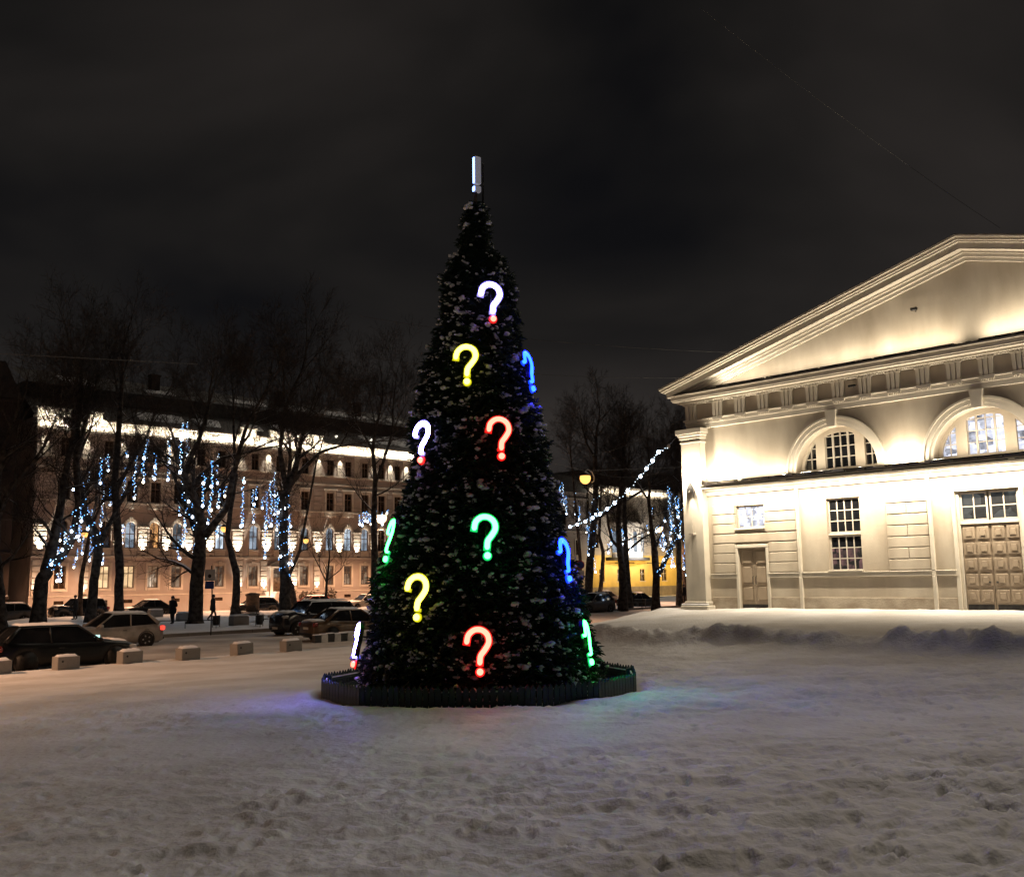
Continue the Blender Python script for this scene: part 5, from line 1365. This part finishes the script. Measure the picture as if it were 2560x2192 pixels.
street_lamp('orange street lamp glowing right of the fir tree', at_y(1463, 1190, 60), 'sodium_glow', 3000, SOD, size=0.34)
street_lamp('pale orange street lamp left of the fir, over the blue lights', at_y(953, 1288, 103), 'pale_lamp_glow', 7000, SOD, False, 0.6, 134)
street_lamp('small orange street lamp before the palace, right of thickest trunk', at_y(560, 1318, 90), 'sodium_glow', 6500, SOD, False, 0.3, 142)
street_lamp('small orange street lamp before the palace door', at_y(765, 1348, 97), 'sodium_glow', 4800, SOD, False, 0.28, 146)
street_lamp('pinkish street lamp near the hall corner, among blue lights', at_y(1650, 1318, 95), 'pale_lamp_glow', 2600, SOD, False, 0.36)
street_lamp('street lamp over the left carriageway, beyond the picture edge', aq(1, -35, 8.5), 'sodium_glow', 9000, SOD, False, cone=160)
street_lamp('warm street lamp among the strings, right of leftmost trees', at_y(212, 1332, 83), 'sodium_glow', 5600, SOD, False, 0.28, 146)
# sagging overhead wires
def wire(label, a, b, sag):
    a, b = Vector(a), Vector(b)
    t = thing('overhead_wire', label, 'wire', tuple(a), 0, 'overhead wires')
    pts = []
    for i in range(17):
        u = i / 16; p = a.lerp(b, u) - a; p.z -= sag * 4 * u * (1 - u); pts.append(p)
    part('cable', M_CABLE, lambda o: o.tube(pts, 0.008, 4), t)
mw = lambda s_, d, z_: Vector((*(PR + SR * s_ + NR * d).xy, z_))
wire('thin wire from hall corner capital to the park trees', mw(-1.0, 0.2, 8.5), at_y(1330, 1135, 75), 0.9)
wire('thin wire from hall corner pier towards the orange lamp', mw(-1.0, 0.1, 6.6), at_y(1470, 1175, 60), 0.5)
wire('upper faint wire passing behind the fir top half', at_y(900, 790, 45), mw(2.5, 0.8, 10.6), 0.3)
wire('lower faint wire passing behind the fir to the pediment', at_y(900, 890, 45), mw(0.0, 0.8, 10.0), 0.3)
wire('long wire slanting over the sky to the hall roof', at_y(1750, 20, 26), at_y(2500, 570, 36), 0.2)

# ------------------------------------------------------------------ concrete blocks along the square's edge
def block(label, px, py, w_=0.66, q=-31.4):
    d = ray(px, py)
    t = (q) / (d.x * NL.x + d.y * NL.y)
    p = EYE + d * t
    z0 = gz(p.x, p.y)
    b = thing('concrete_block', label, 'concrete block', (p.x, p.y, z0 - 0.06), radians(44 + random.uniform(-6, 6)), 'concrete blocks along the street'); b.rotation_euler = (radians(random.uniform(-3, 3)), radians(random.uniform(-4, 4)), b.rotation_euler[2])
    part('block', M_CONC, lambda o: o.cbox(-w_ / 2, w_ / 2, -0.23, 0.23, 0, 0.44, 0.014), b)
    o = MB(); n = 9; V = []
    for i in range(n):
        for j in range(6):
            u, v = i / (n - 1), j / 5
            e_ = min(u, 1 - u, v, 1 - v)
            V.append((-w_ / 2 + 0.03 + (w_ - 0.06) * u, -0.205 + 0.41 * v, 0.438 + (0.0 if e_ == 0 else 0.05 + 0.03 * random.random())))
    o.add(V, [(i * 6 + j, i * 6 + 6 + j, i * 6 + 7 + j, i * 6 + 1 + j) for i in range(n - 1) for j in range(5)])
    o.build('snow_cap', M_SNOW, b, True)
    part('lifting_hole', M_BLACKP, lambda o: o.lathe([(0.035, -0.233), (0.035, -0.225)], 8, 0, (-w_ * 0.28, 0, 0.3), 'y'), b)
for i, (px, py) in enumerate([(-6, 1662), (165, 1652), (325, 1637), (470, 1628), (605, 1618), (728, 1609)]):
    block(['concrete block cut by the left picture edge', 'concrete block before the black car door', 'concrete block at the black car nose', 'concrete block with snow cap alone right of the silver car', 'fourth full concrete block, before the bench and bins', 'concrete block nearest the striped kerb and brown sedan'][i], px, py)
# striped kerb pieces
sk0, sk1 = aq(20.3, -31.75), aq(23.6, -31.9)
SKD = (sk1 - sk0); SKL = SKD.length
sk = thing('striped_kerb', 'low black and white striped kerb beside the brown sedan', 'kerb', (sk0.x, sk0.y, max(gz(*(sk0 + NL * 0.5).xy), gz(*(sk1 + NL * 0.5).xy)) + 0.02), atan2(SKD.y, SKD.x))
M_STW = mat('white_kerb_paint', (0.62, 0.6, 0.56), 0.7, 0.1, 5); M_STB = mat('black_kerb_paint', (0.025, 0.024, 0.023), 0.7, 0.2, 5)
nseg = 11
for i in range(nseg):
    part('kerb_segment', M_STW if i % 2 else M_STB, lambda o: o.cbox(SKL * i / nseg + .004, SKL * (i + 1) / nseg - .004, -0.10, 0.10, -0.1, 0.17 + 0.02 * (i % 3), 0.015), sk)
    part('kerb_snow', M_SNOW, lambda o: o.cbox(SKL * i / nseg, SKL * (i + 1) / nseg, -0.09, 0.09, 0.172 + 0.02 * (i % 3), 0.20 + 0.02 * (i % 3) + 0.03 * random.random(), 0.012), sk)

# ------------------------------------------------------------------ cars
def car(name, label, loc, rz, paint, kind='hatch', L=4.2, W=1.76, H=1.47, snow=True, group='parked cars', tail=False, detailed=True, wb=None, heading_lamps=False):
    """x forward, wheels on z = 0"""
    t = thing(name, label, 'car', loc, rz, group)
    h = L / 2; R = 0.32 if H < 1.6 else 0.36
    wb = wb or L * 0.62
    xf, xr = wb / 2 + 0.06, -wb / 2 + 0.06
    belt = H * 0.60
    # side profile stations: x, bottom z, beltline z, half width
    if kind == 'suv': nose, hood0, cowl = 0.60, 0.66, 0.70
    else: nose, hood0, cowl = 0.50, 0.56, 0.66
    back = {'hatch': 0.66, 'suv': 0.70, 'sedan': 0.64}[kind] * H / 1.0
    st = [(-h, 0.36, H * 0.46, 0.74), (-h + 0.06, 0.28, H * 0.60, 0.86), (-h + 0.22, 0.22, H * 0.64, 0.94), (xr - 0.3, 0.20, H * 0.645, 1.0), (0.0, 0.18, belt, 1.0), (xf - 0.35, 0.18, H * cowl * 0.92, 1.0),
          (xf + 0.1, 0.2, H * (hood0 + 0.03), 0.97), (h - 0.35, 0.22, H * hood0, 0.92), (h - 0.10, 0.26, H * nose, 0.82), (h, 0.34, H * (nose - 0.10), 0.68)]
    # refine stations
    def lerp_st(x):
        for a, b in zip(st, st[1:]):
            if a[0] <= x <= b[0]:
                k = (x - a[0]) / (b[0] - a[0]); return [a[i] + (b[i] - a[i]) * k for i in range(4)]
        return list(st[-1])
    nx = 40
    XS = sorted(set([s_[0] for s_ in st] + [-h + L * i / nx for i in range(nx + 1)]))
    vs, fs = [], []
    for x in XS:
        _, zb_, zt, hw = lerp_st(x)
        hw *= W / 2
        arch = 0.0
        for xc in (xf, xr):
            dx = abs(x - xc)
            if dx < R + 0.07: arch = max(arch, sqrt((R + 0.07) ** 2 - dx ** 2) + R - 0.02)
        lo = max(zb_, arch)
        prof = [(0.0, zb_), (hw * 0.90, min(zb_, lo)), (hw * 0.97, lo), (hw, lo + (zt - lo) * 0.40), (hw * 0.985, lo + (zt - lo) * 0.72), (hw * 0.94, zt - 0.02), (hw * 0.86, zt + 0.015), (0.0, zt + 0.05)]
        for y, z in prof: vs.append((x, y, z))
        for y, z in prof: vs.append((x, -y, z))
    m_ = 8
    for i in range(len(XS) - 1):
        for s_ in (0, 1):
            for j in range(m_ - 1):
                a = i * 16 + s_ * 8 + j
                fs.append((a, a + 1, a + 17, a + 16))
    for e_ in (0, len(XS) - 1):
        b = e_ * 16
        fs.append(tuple(b + j for j in range(8)) + tuple(b + 15 - j for j in range(8)))
    bm = MB().add(vs, fs)
    me_ = bm.mesh('body', True)
    bmm = bmesh.new(); bmm.from_mesh(me_); bmesh.ops.remove_doubles(bmm, verts=bmm.verts, dist=0.0005); bmesh.ops.recalc_face_normals(bmm, faces=bmm.faces); bmm.to_mesh(me_); bmm.free()
    body = link('body', me_, paint, t)
    # underside shadow pan
    part('underbody', M_BLACKP, lambda o: o.box(-h + 0.25, h - 0.25, -W * 0.43, W * 0.43, 0.17, 0.40), t)
    # cabin: glasshouse and roof
    xw = xf - 0.42
    cab = {'hatch': [(xw, belt - 0.02), (xw - 0.80, H - 0.05), (-h + 0.75, H - 0.07), (-h + 0.28, H * 0.66)],
           'suv': [(xw + 0.05, belt), (xw - 0.55, H - 0.05), (-h + 0.55, H - 0.08), (-h + 0.25, H * 0.66)],
           'sedan': [(xw, belt - 0.02), (xw - 0.85, H - 0.05), (-h + 1.35, H - 0.06), (-h + 0.65, H * 0.645)]}[kind]
    (x0, z0), (x1, z1), (x2, z2_), (x3, z3_) = cab
    wl, wt = W / 2 * 0.90, W / 2 * 0.70
    gl = MB()
    gv = [(x0, wl, z0), (x1, wt, z1), (x2, wt, z2_), (x3, wl, z3_), (x0, -wl, z0), (x1, -wt, z1), (x2, -wt, z2_), (x3, -wl, z3_)]
    gl.add(gv, [(0, 1, 2, 3), (7, 6, 5, 4), (0, 4, 5, 1), (1, 5, 6, 2), (2, 6, 7, 3)])
    gl.build('glasshouse', M_GLASS, t)
    # roof skin, crowned
    rv, rf_ = [], []
    nr = 8
    for i in range(nr + 1):
        k = i / nr
        x = x1 + 0.06 + (x2 - 0.04 - x1 - 0.06) * k
        zc = z1 + (z2_ - z1) * k + 0.055 * sin(pi * min(1, 0.15 + 0.85 * k) * 0.9)
        for y in (-1, -0.94, -0.6, 0, 0.6, 0.94, 1):
            rv.append((x, y * (wt + 0.03), zc + 0.03 * (1 - y * y) - (0.045 if abs(y) == 1 else 0)))
    for i in range(nr):
        for j in range(6): rf_.append((i * 7 + j, i * 7 + 7 + j, i * 7 + 8 + j, i * 7 + 1 + j))
    MB().add(rv, rf_).build('roof', paint, t, True)
    # pillars
    pil = MB()
    for s_ in (1, -1):
        pil.tube([(x0 + 0.02, s_ * (wl + .005), z0), (x1, s_ * (wt + .012), z1 + 0.02)], [0.045, 0.035], 5)
        pil.tube([(x3, s_ * (wl + .005), z3_), (x2, s_ * (wt + .012), z2_ + 0.02)], [0.10, 0.05], 5)
        xm = (x1 + x2) / 2 + 0.05
        pil.tube([(xm, s_ * (wl + .008), belt - 0.02), (xm - 0.04, s_ * (wt + .014), H - 0.07)], [0.035, 0.03], 5)
    pil.build('pillars', paint, t, True)
    # wheels
    for x in (xf, xr):
        for s_ in (1, -1):
            wv = MB(); wv.lathe([(R * 0.60, -0.10), (R * 0.93, -0.105), (R, -0.07), (R, 0.07), (R * 0.93, 0.105), (R * 0.60, 0.10)], 22, 0, (0, 0, 0), 'y')
            wh = wv.build('wheel', M_RUBBER, t, True, (x, s_ * (W / 2 - 0.11), R))
            rm = MB(); rm.lathe([(R * 0.62, 0.075), (R * 0.58, 0.09), (R * 0.20, 0.085), (0.02, 0.095)], 16, 0, (0, 0, 0), 'y')
            for k in range(5):
                w = 2 * pi * k / 5
                rm.add([(cos(w) * R * .15 - sin(w) * .03, 0.098, sin(w) * R * .15 + cos(w) * .03), (cos(w) * R * .15 + sin(w) * .03, 0.098, sin(w) * R * .15 - cos(w) * .03), (cos(w) * R * .6 + sin(w) * .03, 0.102, sin(w) * R * .6 - cos(w) * .03), (cos(w) * R * .6 - sin(w) * .03, 0.102, sin(w) * R * .6 + cos(w) * .03)], [(0, 1, 2, 3)])
            ro = rm.build('rim', M_RIM, wh)
            if s_ < 0: ro.rotation_euler = (0, 0, pi)
            part('wheel_arch', M_BLACKP, lambda o: o.lathe([(R + 0.055, -0.02), (R + 0.065, 0.012), (R + 0.03, 0.012), (R + 0.03, -0.02)], 20, 0, (x, s_ * (W / 2 * 0.975) , R), 'y'), t, True)
    if not detailed: snow = snow
    zl = H * (nose - 0.02)
    M_T = emat('tail_lamp_lit', (1.0, 0.05, 0.03), 2.0, 'NONE') if tail else M_REDLENS
    for s_ in (1, -1):
        part('headlight', M_LENS, lambda o: o.cbox(h - 0.30, h - 0.03, *sorted((s_ * W * 0.30, s_ * W * 0.455)), zl - 0.10, zl + 0.03, 0.03), t, True)
        part('tail_light', M_T, lambda o: o.cbox(-h - 0.004, -h + 0.22, *sorted((s_ * W * 0.36, s_ * W * 0.475)), H * 0.47, H * 0.60, 0.03), t, True)
        part('mirror', paint, lambda o: o.cbox(x0 - 0.25, x0 - 0.08, *sorted((s_ * (W / 2 - 0.03), s_ * (W / 2 + 0.15))), belt, belt + 0.14, 0.03), t, True)
        for xx in ((x1 + x2) / 2 + 0.25, (x1 + x2) / 2 - 0.75):
            part('door_handle', M_BLACKP, lambda o: o.cbox(xx, xx + 0.18, *sorted((s_ * W * 0.485, s_ * W * 0.505)), belt - 0.16, belt - 0.13, 0.008), t)
    part('front_bumper', M_BLACKP, lambda o: o.cbox(h - 0.12, h + 0.012, -W * 0.30, W * 0.30, 0.30, 0.44, 0.03), t)
    part('grille', M_BLACKP, lambda o: o.cbox(h - 0.12, h - 0.015, -W * 0.26, W * 0.26, H * (nose - 0.17), H * (nose - 0.06), 0.02), t)
    part('number_plate', M_PLATE, lambda o: o.box(-h - 0.02, -h - 0.004, -0.26, 0.26, H * 0.42 - 0.055, H * 0.42 + 0.055), t)
    part('number_plate', M_PLATE, lambda o: o.box(h + 0.013, h + 0.022, -0.26, 0.26, 0.34, 0.45), t)
    part('rear_bumper', M_BLACKP, lambda o: o.cbox(-h - 0.02, -h + 0.15, -W * 0.40, W * 0.40, 0.30, 0.40, 0.02), t)
    if snow:
        def cap(xa, xb, hw_, zf_):
            n, m2 = 12, 7; V = []
            for i in range(n):
                for j in range(m2):
                    u, v = i / (n - 1), j / (m2 - 1)
                    e_ = min(u, 1 - u, v, 1 - v)
                    x = xa + (xb - xa) * u + random.uniform(-.03, .03); y = -hw_ + 2 * hw_ * v
                    V.append((x, y * random.uniform(.96, 1.02), zf_(x, y) + (-0.01 if e_ < 0.02 else 0.025 + 0.03 * random.random())))
            return MB().add(V, [(i * m2 + j, i * m2 + m2 + j, i * m2 + m2 + 1 + j, i * m2 + 1 + j) for i in range(n - 1) for j in range(m2 - 1)])
        cap(x2 + 0.0, x1 + 0.02, wt * 0.97, lambda x, y: H - 0.03 + 0.045 + 0.02 * (1 - (y / wt) ** 2)).build('roof_snow', M_SNOW, t, True)
        cap(xf + 0.0, h - 0.30, W * 0.40, lambda x, y: lerp_st(x)[2] + 0.035 + 0.01 * (1 - (y / wt) ** 2)).build('hood_snow', M_SNOW, t, True)
        if kind == 'sedan': cap(-h + 0.12, x3 - 0.02, W * 0.40, lambda x, y: lerp_st(x)[2] + 0.04).build('boot_snow', M_SNOW, t, True)
    return t
P_BLACK = mat('black_car_paint', (0.004, 0.005, 0.006), 0.35, 0.1, 3, spec=0.25)
P_SILVER = mat('dirty_silver_paint', (0.30, 0.28, 0.26), 0.45, 0.15, 2.2, metal=0.35, spec=0.5)
P_NAVY = mat('dark_navy_paint', (0.018, 0.020, 0.026), 0.25, 0.1, 3, coat=0.5)
P_BROWN = mat('brown_car_paint', (0.10, 0.060, 0.030), 0.35, 0.15, 3, metal=0.2, coat=0.3)
P_GREY = mat('grey_car_paint', (0.11, 0.105, 0.10), 0.4, 0.12, 3, metal=0.2)
P_RED = mat('red_car_paint', (0.30, 0.05, 0.035), 0.4, 0.1, 3)
P_WHITE = mat('white_car_paint', (0.60, 0.56, 0.50), 0.4, 0.06, 3)
FW = radians(44)          # heading along the street, away to the right
zr = ZRD - 0.03
car('parked_car', 'black estate car with snowy roof parked behind the concrete blocks', aq(12.30, -34.6, zr - 0.02), FW, P_BLACK, 'hatch', 4.55, 1.80, 1.48, wb=2.85)
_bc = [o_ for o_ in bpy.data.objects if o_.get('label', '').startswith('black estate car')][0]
part('lit_dashboard', emat('dash_glow', (0.55, 1.0, 0.92), 1.6, 'NONE'), lambda o: o.cbox(0.78, 0.98, -0.76, -0.735, 0.98, 1.10, 0.01), _bc)  # emissive cyan patch added at the side window for a bright glow
car('parked_car', 'dirty silver hatchback with red tail light lit, behind black car', aq(17.85, -44.3, zr), FW + pi, P_SILVER, 'hatch', 4.25, 1.76, 1.50, tail=True)
car('parked_car', 'dark off-road car facing left with roof rails, before the brown sedan', aq(29.55, -46.2, zr), FW + pi, P_NAVY, 'suv', 4.7, 1.9, 1.76)
car('parked_car', 'brown sedan seen from behind beside the striped kerb', aq(27.6, -40.0, zr), FW + radians(-6), P_BROWN, 'sedan', 4.6, 1.78, 1.47)
car('parked_car', 'grey hatchback at the park edge right of the fir', aq(60.6, -53.6, zr), FW + pi, P_GREY, 'hatch', 4.1, 1.75, 1.55)
car('parked_car', 'grey car with lit red tail light far off near the hall corner', aq(76.5, -66.5, zr), FW + pi, P_SILVER, 'sedan', 4.4, 1.75, 1.5, tail=True)
car('parked_car', 'dark car half hidden by the hall corner pier base', aq(70.0, -56.5, zr), FW, P_BLACK, 'sedan', 4.4, 1.75, 1.45)
far = [(3.0, 'black car far left behind the leaning tree', P_BLACK, 'suv'), (-3.4, 'dark car cut by the far left edge before unlit building', P_NAVY, 'hatch'), (9.4, 'snow-covered small car far behind the silver hatchback', P_GREY, 'hatch'),
       (15.0, 'big dark van-like car far behind the silver hatchback tail', P_NAVY, 'suv'), (20.6, 'dark car on the far road behind the street sign', P_BLACK, 'sedan'), (30.6, 'black car far off before the palace door', P_NAVY, 'hatch'), (36.4, 'red car far off behind the dark off-road car', P_RED, 'hatch'), (42.6, 'white car far off, at the left edge of the fir', P_WHITE, 'sedan')]
for a, lab, pm, kd in far:
    car('parked_car', lab, aq(a + 15.0, -81.0, zr), FW + pi, pm, kd, 4.3, 1.76, 1.5 if kd != 'suv' else 1.75, detailed=False)
car('parked_car', 'dark green car parked at the left end of the park', aq(8.6, -53.5, zr + 0.1), FW, P_GREY, 'hatch', 4.2, 1.76, 1.5)
car('parked_car', 'dark hatchback behind the black car rear, far left', aq(3.2, -53.0, zr + 0.1), FW, P_NAVY, 'hatch', 4.2, 1.76, 1.5)

# ------------------------------------------------------------------ people (winter coats, hands in pockets)
M_COAT = mat('dark_coat', (0.018, 0.017, 0.019), 0.85, 0.2, 9)
M_COATB = mat('brown_coat', (0.040, 0.028, 0.022), 0.85, 0.2, 9)
M_SKIN = mat('skin', (0.42, 0.27, 0.20), 0.6, 0.05, 9)
M_HAT = mat('knit_hat', (0.03, 0.03, 0.04), 0.9, 0.2, 20)
def person(label, loc, rz, stride=0.0, h=1.75, coat=M_COAT):
    t = thing('person', label, 'person', loc, rz, 'people in the park')
    s_ = h / 1.75
    J = {'pel': (0, 0, .95), 'sp': (0.01, 0, 1.15), 'ch': (0.03, 0, 1.35), 'nk': (0.03, 0, 1.50), 'hd': (0.05, 0, 1.60), 'tp': (0.05, 0, 1.70),
         'hl': (0, .09, .90), 'kl': (.16 * stride + .02, .10, .50), 'al': (.30 * stride - .05, .10, .09), 'tl': (.30 * stride + .14, .11, .05),
         'hr': (0, -.09, .90), 'kr': (-.04 * stride + .02, -.10, .50), 'ar': (-.34 * stride, -.10, .11), 'tr': (-.34 * stride + .17, -.11, .05),
         'sl': (.02, .19, 1.42), 'el': (-.05, .27, 1.17), 'wl': (.10, .20, .98), 'sr': (.02, -.19, 1.42), 'er': (-.05, -.27, 1.17), 'wr': (.10, -.20, .98)}
    Rd = {'pel': .165, 'sp': .155, 'ch': .165, 'nk': .07, 'hd': .095, 'tp': .085, 'hl': .115, 'kl': .075, 'al': .05, 'tl': .042, 'hr': .115, 'kr': .075, 'ar': .05, 'tr': .042, 'sl': .085, 'el': .066, 'wl': .05, 'sr': .085, 'er': .066, 'wr': .05}
    E_ = [('pel', 'sp'), ('sp', 'ch'), ('ch', 'nk'), ('nk', 'hd'), ('hd', 'tp'), ('pel', 'hl'), ('hl', 'kl'), ('kl', 'al'), ('al', 'tl'), ('pel', 'hr'), ('hr', 'kr'), ('kr', 'ar'), ('ar', 'tr'), ('ch', 'sl'), ('sl', 'el'), ('el', 'wl'), ('ch', 'sr'), ('sr', 'er'), ('er', 'wr')]
    ks = list(J)
    me_ = bpy.data.meshes.new('body'); me_.from_pydata([tuple(c * s_ for c in J[k]) for k in ks], [(ks.index(a), ks.index(b)) for a, b in E_], [])
    ob = link('body', me_, None, t)
    md = ob.modifiers.new('skin', 'SKIN')
    for i, k in enumerate(ks):
        sv = me_.skin_vertices[0].data[i]; sv.radius = (Rd[k] * s_, Rd[k] * s_); sv.use_root = (k == 'pel')
    sd = ob.modifiers.new('sub', 'SUBSURF'); sd.levels = 2; sd.render_levels = 2
    dg = bpy.context.evaluated_depsgraph_get()
    me2 = bpy.data.meshes.new_from_object(ob.evaluated_get(dg))
    ob.modifiers.clear(); ob.data = me2
    me2.materials.clear()
    for mm in (coat, M_SKIN, M_BLACKP): me2.materials.append(mm)
    for f in me2.polygons:
        z = f.center.z / s_
        f.material_index = 1 if z > 1.52 else (2 if z < 0.12 else 0); f.use_smooth = True
    o = MB(); o.lathe([(.118, 1.615), (.112, 1.68), (.085, 1.745), (.02, 1.775)], 12, 0, (.035, 0, 0)); o.build('hat', M_HAT, t, True).scale = (s_, s_, s_)
    o = MB(); o.lathe([(.255, .70), (.235, .95), (.20, 1.12), (.225, 1.32), (.16, 1.46), (.09, 1.52)], 14); c_ = o.build('coat', coat, t, True); c_.scale = (s_ * .78, s_, s_)
    o = MB(); o.lathe([(.008, .03), (.016, .0), (.010, -.025)], 6, 0, (.145, 0, 1.60)); o.build('nose', M_SKIN, t, True).scale = (s_, s_, s_)
    return t
def pxz(px, py, z):
    d = ray(px, py); k = (z - EYE.z) / d.z; p = EYE + d * k
    return Vector((p.x, p.y, z))
person('person in dark coat walking beside the sign post', pxz(531, 1551, -0.56), radians(20), 1.0)
person('person in dark clothes walking before the palace door, by blue-lit trunk', pxz(702, 1542, -0.56), radians(200), 1.0)
person('person in dark coat standing far behind the silver hatchback roof', aq(21.8, -73, -0.5), radians(200), 0.2, coat=M_COATB)
person('person standing far off between the third trunk and silver hatchback', aq(27.0, -73.5, -0.5), radians(190), 0.3)
person('person in black standing just left of the thickest trunk', pxz(431, 1560, -0.56), radians(250), 0.3)
person('person standing by the trees at the hall corner pier', at_y(1712, 1508, 92), radians(180), 0.2)

# ------------------------------------------------------------------ park furniture
def grounded(px, py, z=-0.55): return pxz(px, py, z)
b = thing('park_bench', 'dark park bench with curved back on the snow', 'bench', tuple(grounded(632, 1556)), radians(150))
for k in range(5): part('seat_slat', M_WOOD, lambda o: o.cbox(-0.85, 0.85, -0.22 + 0.10 * k, -0.14 + 0.10 * k, 0.43, 0.46, 0.008), b)
for k in range(5): part('back_slat', M_WOOD, lambda o: o.cbox(-0.85, 0.85, 0.28 + 0.05 * k + 0.01 * k * k, 0.31 + 0.05 * k + 0.01 * k * k, 0.54 + 0.11 * k, 0.62 + 0.11 * k, 0.008), b)
for sx in (-0.7, 0.7):
    part('leg', M_DARKMETAL, lambda o: (o.tube([(sx, -0.25, 0), (sx, -0.2, 0.42), (sx, 0.26, 0.42), (sx, 0.62, 1.1)], 0.03), o.tube([(sx, 0.26, 0.42), (sx, 0.40, 0)], 0.03)), b)
part('seat_snow', M_SNOW, lambda o: o.cbox(-0.8, 0.8, -0.2, 0.24, 0.463, 0.54, 0.03), b)
for px, py, lab in ((540, 1568, 'dark litter bin beside the street sign'), (648, 1566, 'dark litter bin on the rail right of the bench'), (1609, 1517, 'dark litter bin on the low rail right of the fir')):
    p = grounded(px, py)
    t = thing('litter_bin', lab, 'bin', tuple(p), 0.3, 'litter bins in the park')
    part('bucket', M_DARKMETAL, lambda o: o.lathe([(.17, .12), (.21, .62), (.23, .64), (.22, .66), (.19, .64)], 12), t, True)
    part('stand', M_DARKMETAL, lambda o: (o.tube([(-.2, 0, -0.1), (-.2, 0, .7)], .02), o.tube([(.2, 0, -0.1), (.2, 0, .7)], .02)), t)
def rail(label, pts, h=0.45):
    P = [grounded(*p) for p in pts]
    t = thing('low_rail', label, 'railing', tuple(P[0]), 0, 'low park railings')
    R_ = [p - P[0] for p in P]
    part('bar', M_DARKMETAL, lambda o: o.tube([r_ + Vector((0, 0, h)) for r_ in R_], 0.025, 5), t)
    for r0, r1 in zip(R_, R_[1:]):
        n = max(1, int((r1 - r0).length / 1.6))
        for k in range(n + 1):
            p = r0.lerp(r1, k / n); part('post', M_DARKMETAL, lambda o: o.tube([p + Vector((0, 0, -0.2)), p + Vector((0, 0, h))], 0.02, 5), t)
rail('low park rail between thickest trunk and silver hatchback', [(385, 1572), (540, 1570)])
rail('low park rail behind the dark off-road car', [(650, 1567), (790, 1560)])
rail('low park rail right of the fir, behind the grey hatchback', [(1562, 1520), (1650, 1516)])
for px, py, lab in ((597, 1564, 'snowy white box planter left of the bench'), (462, 1553, 'white box planter at foot of the thickest trunk'), (388, 1543, 'white box planter behind the silver hatchback tail')):
    t = thing('box_planter', lab, 'planter', tuple(grounded(px, py)), radians(40), 'white box planters')
    part('box', M_CONC, lambda o: o.cbox(-.5, .5, -.35, .35, -0.1, .55, .03), t)
    part('snow', M_SNOW, lambda o: o.cbox(-.48, .48, -.33, .33, .552, .66, .05), t)
t = thing('street_sign', 'thin pole with white and blue traffic sign plates before thickest trunk', 'sign', tuple(grounded(527, 1582, -0.66)), radians(-8))
part('pole', M_DARKMETAL, lambda o: o.tube([(0, 0, -0.2), (0.02, 0, 1.8), (-0.06, 0, 3.55)], .035, 8), t)
M_SW = mat('sign_white', (.55, .55, .56), .5, .05, 5); M_SB = mat('sign_blue', (.02, .05, .26), .5, .05, 5)
part('white_plate', M_SW, lambda o: o.cbox(-.42, .16, -.06, -.04, 2.75, 3.35, .006), t)
part('blue_plate', M_SB, lambda o: o.cbox(-.38, .12, -.06, -.04, 2.33, 2.72, .006), t)
part('sign_symbol', M_BLACKP, lambda o: o.lathe([(.10, -.068), (.10, -.061)], 12, 0, (-.13, 0, 3.0), 'y'), t)
t = thing('street_sign', 'round blue sign over a white plate at the fir right edge', 'sign', tuple(grounded(1450, 1530, -0.6)), radians(0))
part('pole', M_DARKMETAL, lambda o: o.tube([(0, 0, -0.2), (0, 0, 3.9)], .035, 8), t)
part('disc', M_SB, lambda o: o.lathe([(.32, -.06), (.32, -.04)], 20, 0, (.1, 0, 3.6), 'y'), t)
part('disc_rim', mat('sign_red', (.4, .03, .03), .5, .05, 5), lambda o: (ring(o, .1, 3.6, .27, .33, -.066, -.061, 16), ring(o, .1, 3.6, -.33, -.27, -.066, -.061, 16)), t)
part('white_plate', M_SW, lambda o: o.cbox(-.2, .4, -.06, -.04, 2.7, 3.15, .006), t)
# potted shrubs along the palace
M_LEAF = mat('dark_shrub_leaf', (.06, .045, .03), .8, .3, 9)
for i, (px, py, lab) in enumerate(((768, 1508, 'left potted shrub at the palace foot'), (822, 1506, 'middle potted shrub behind the young tree'), (872, 1505, 'right potted shrub at the palace foot, near the white car'))):
    p = at_y(px, py, 104 + 3 * i)
    t = thing('potted_shrub', lab, 'plant', (p.x, p.y, -0.6), 0, 'potted shrubs before the palace')
    part('pot', M_CONC, lambda o: o.lathe([(.35, 0), (.5, .6), (.55, .62)], 12), t, True)
    V, F = [], []
    for k in range(260):
        d = RNG.normal(size=3); d /= np.linalg.norm(d); c = d * RNG.uniform(.4, .85) * np.array([1, 1, .8]) + np.array([0, 0, 1.15])
        a, b2 = RNG.normal(size=3) * .09, RNG.normal(size=3) * .09
        V += [c, c + a, c + a + b2, c + b2]; F.append([4 * k, 4 * k + 1, 4 * k + 2, 4 * k + 3])
    link('foliage', raw_mesh('foliage', V, F, [M_LEAF]), None, t)['kind'] = 'stuff'
t = thing('advert_column', 'short brown kiosk column behind the bench', 'kiosk', tuple(pxz(631, 1535, -0.62)), 0)
part('drum', M_WOOD, lambda o: o.lathe([(.55, 0), (.55, 1.5), (.62, 1.52), (.62, 1.66), (.2, 1.8)], 16), t, True)
part('base', M_CONC, lambda o: o.lathe([(.65, -0.2), (.62, .12)], 16), t, True)
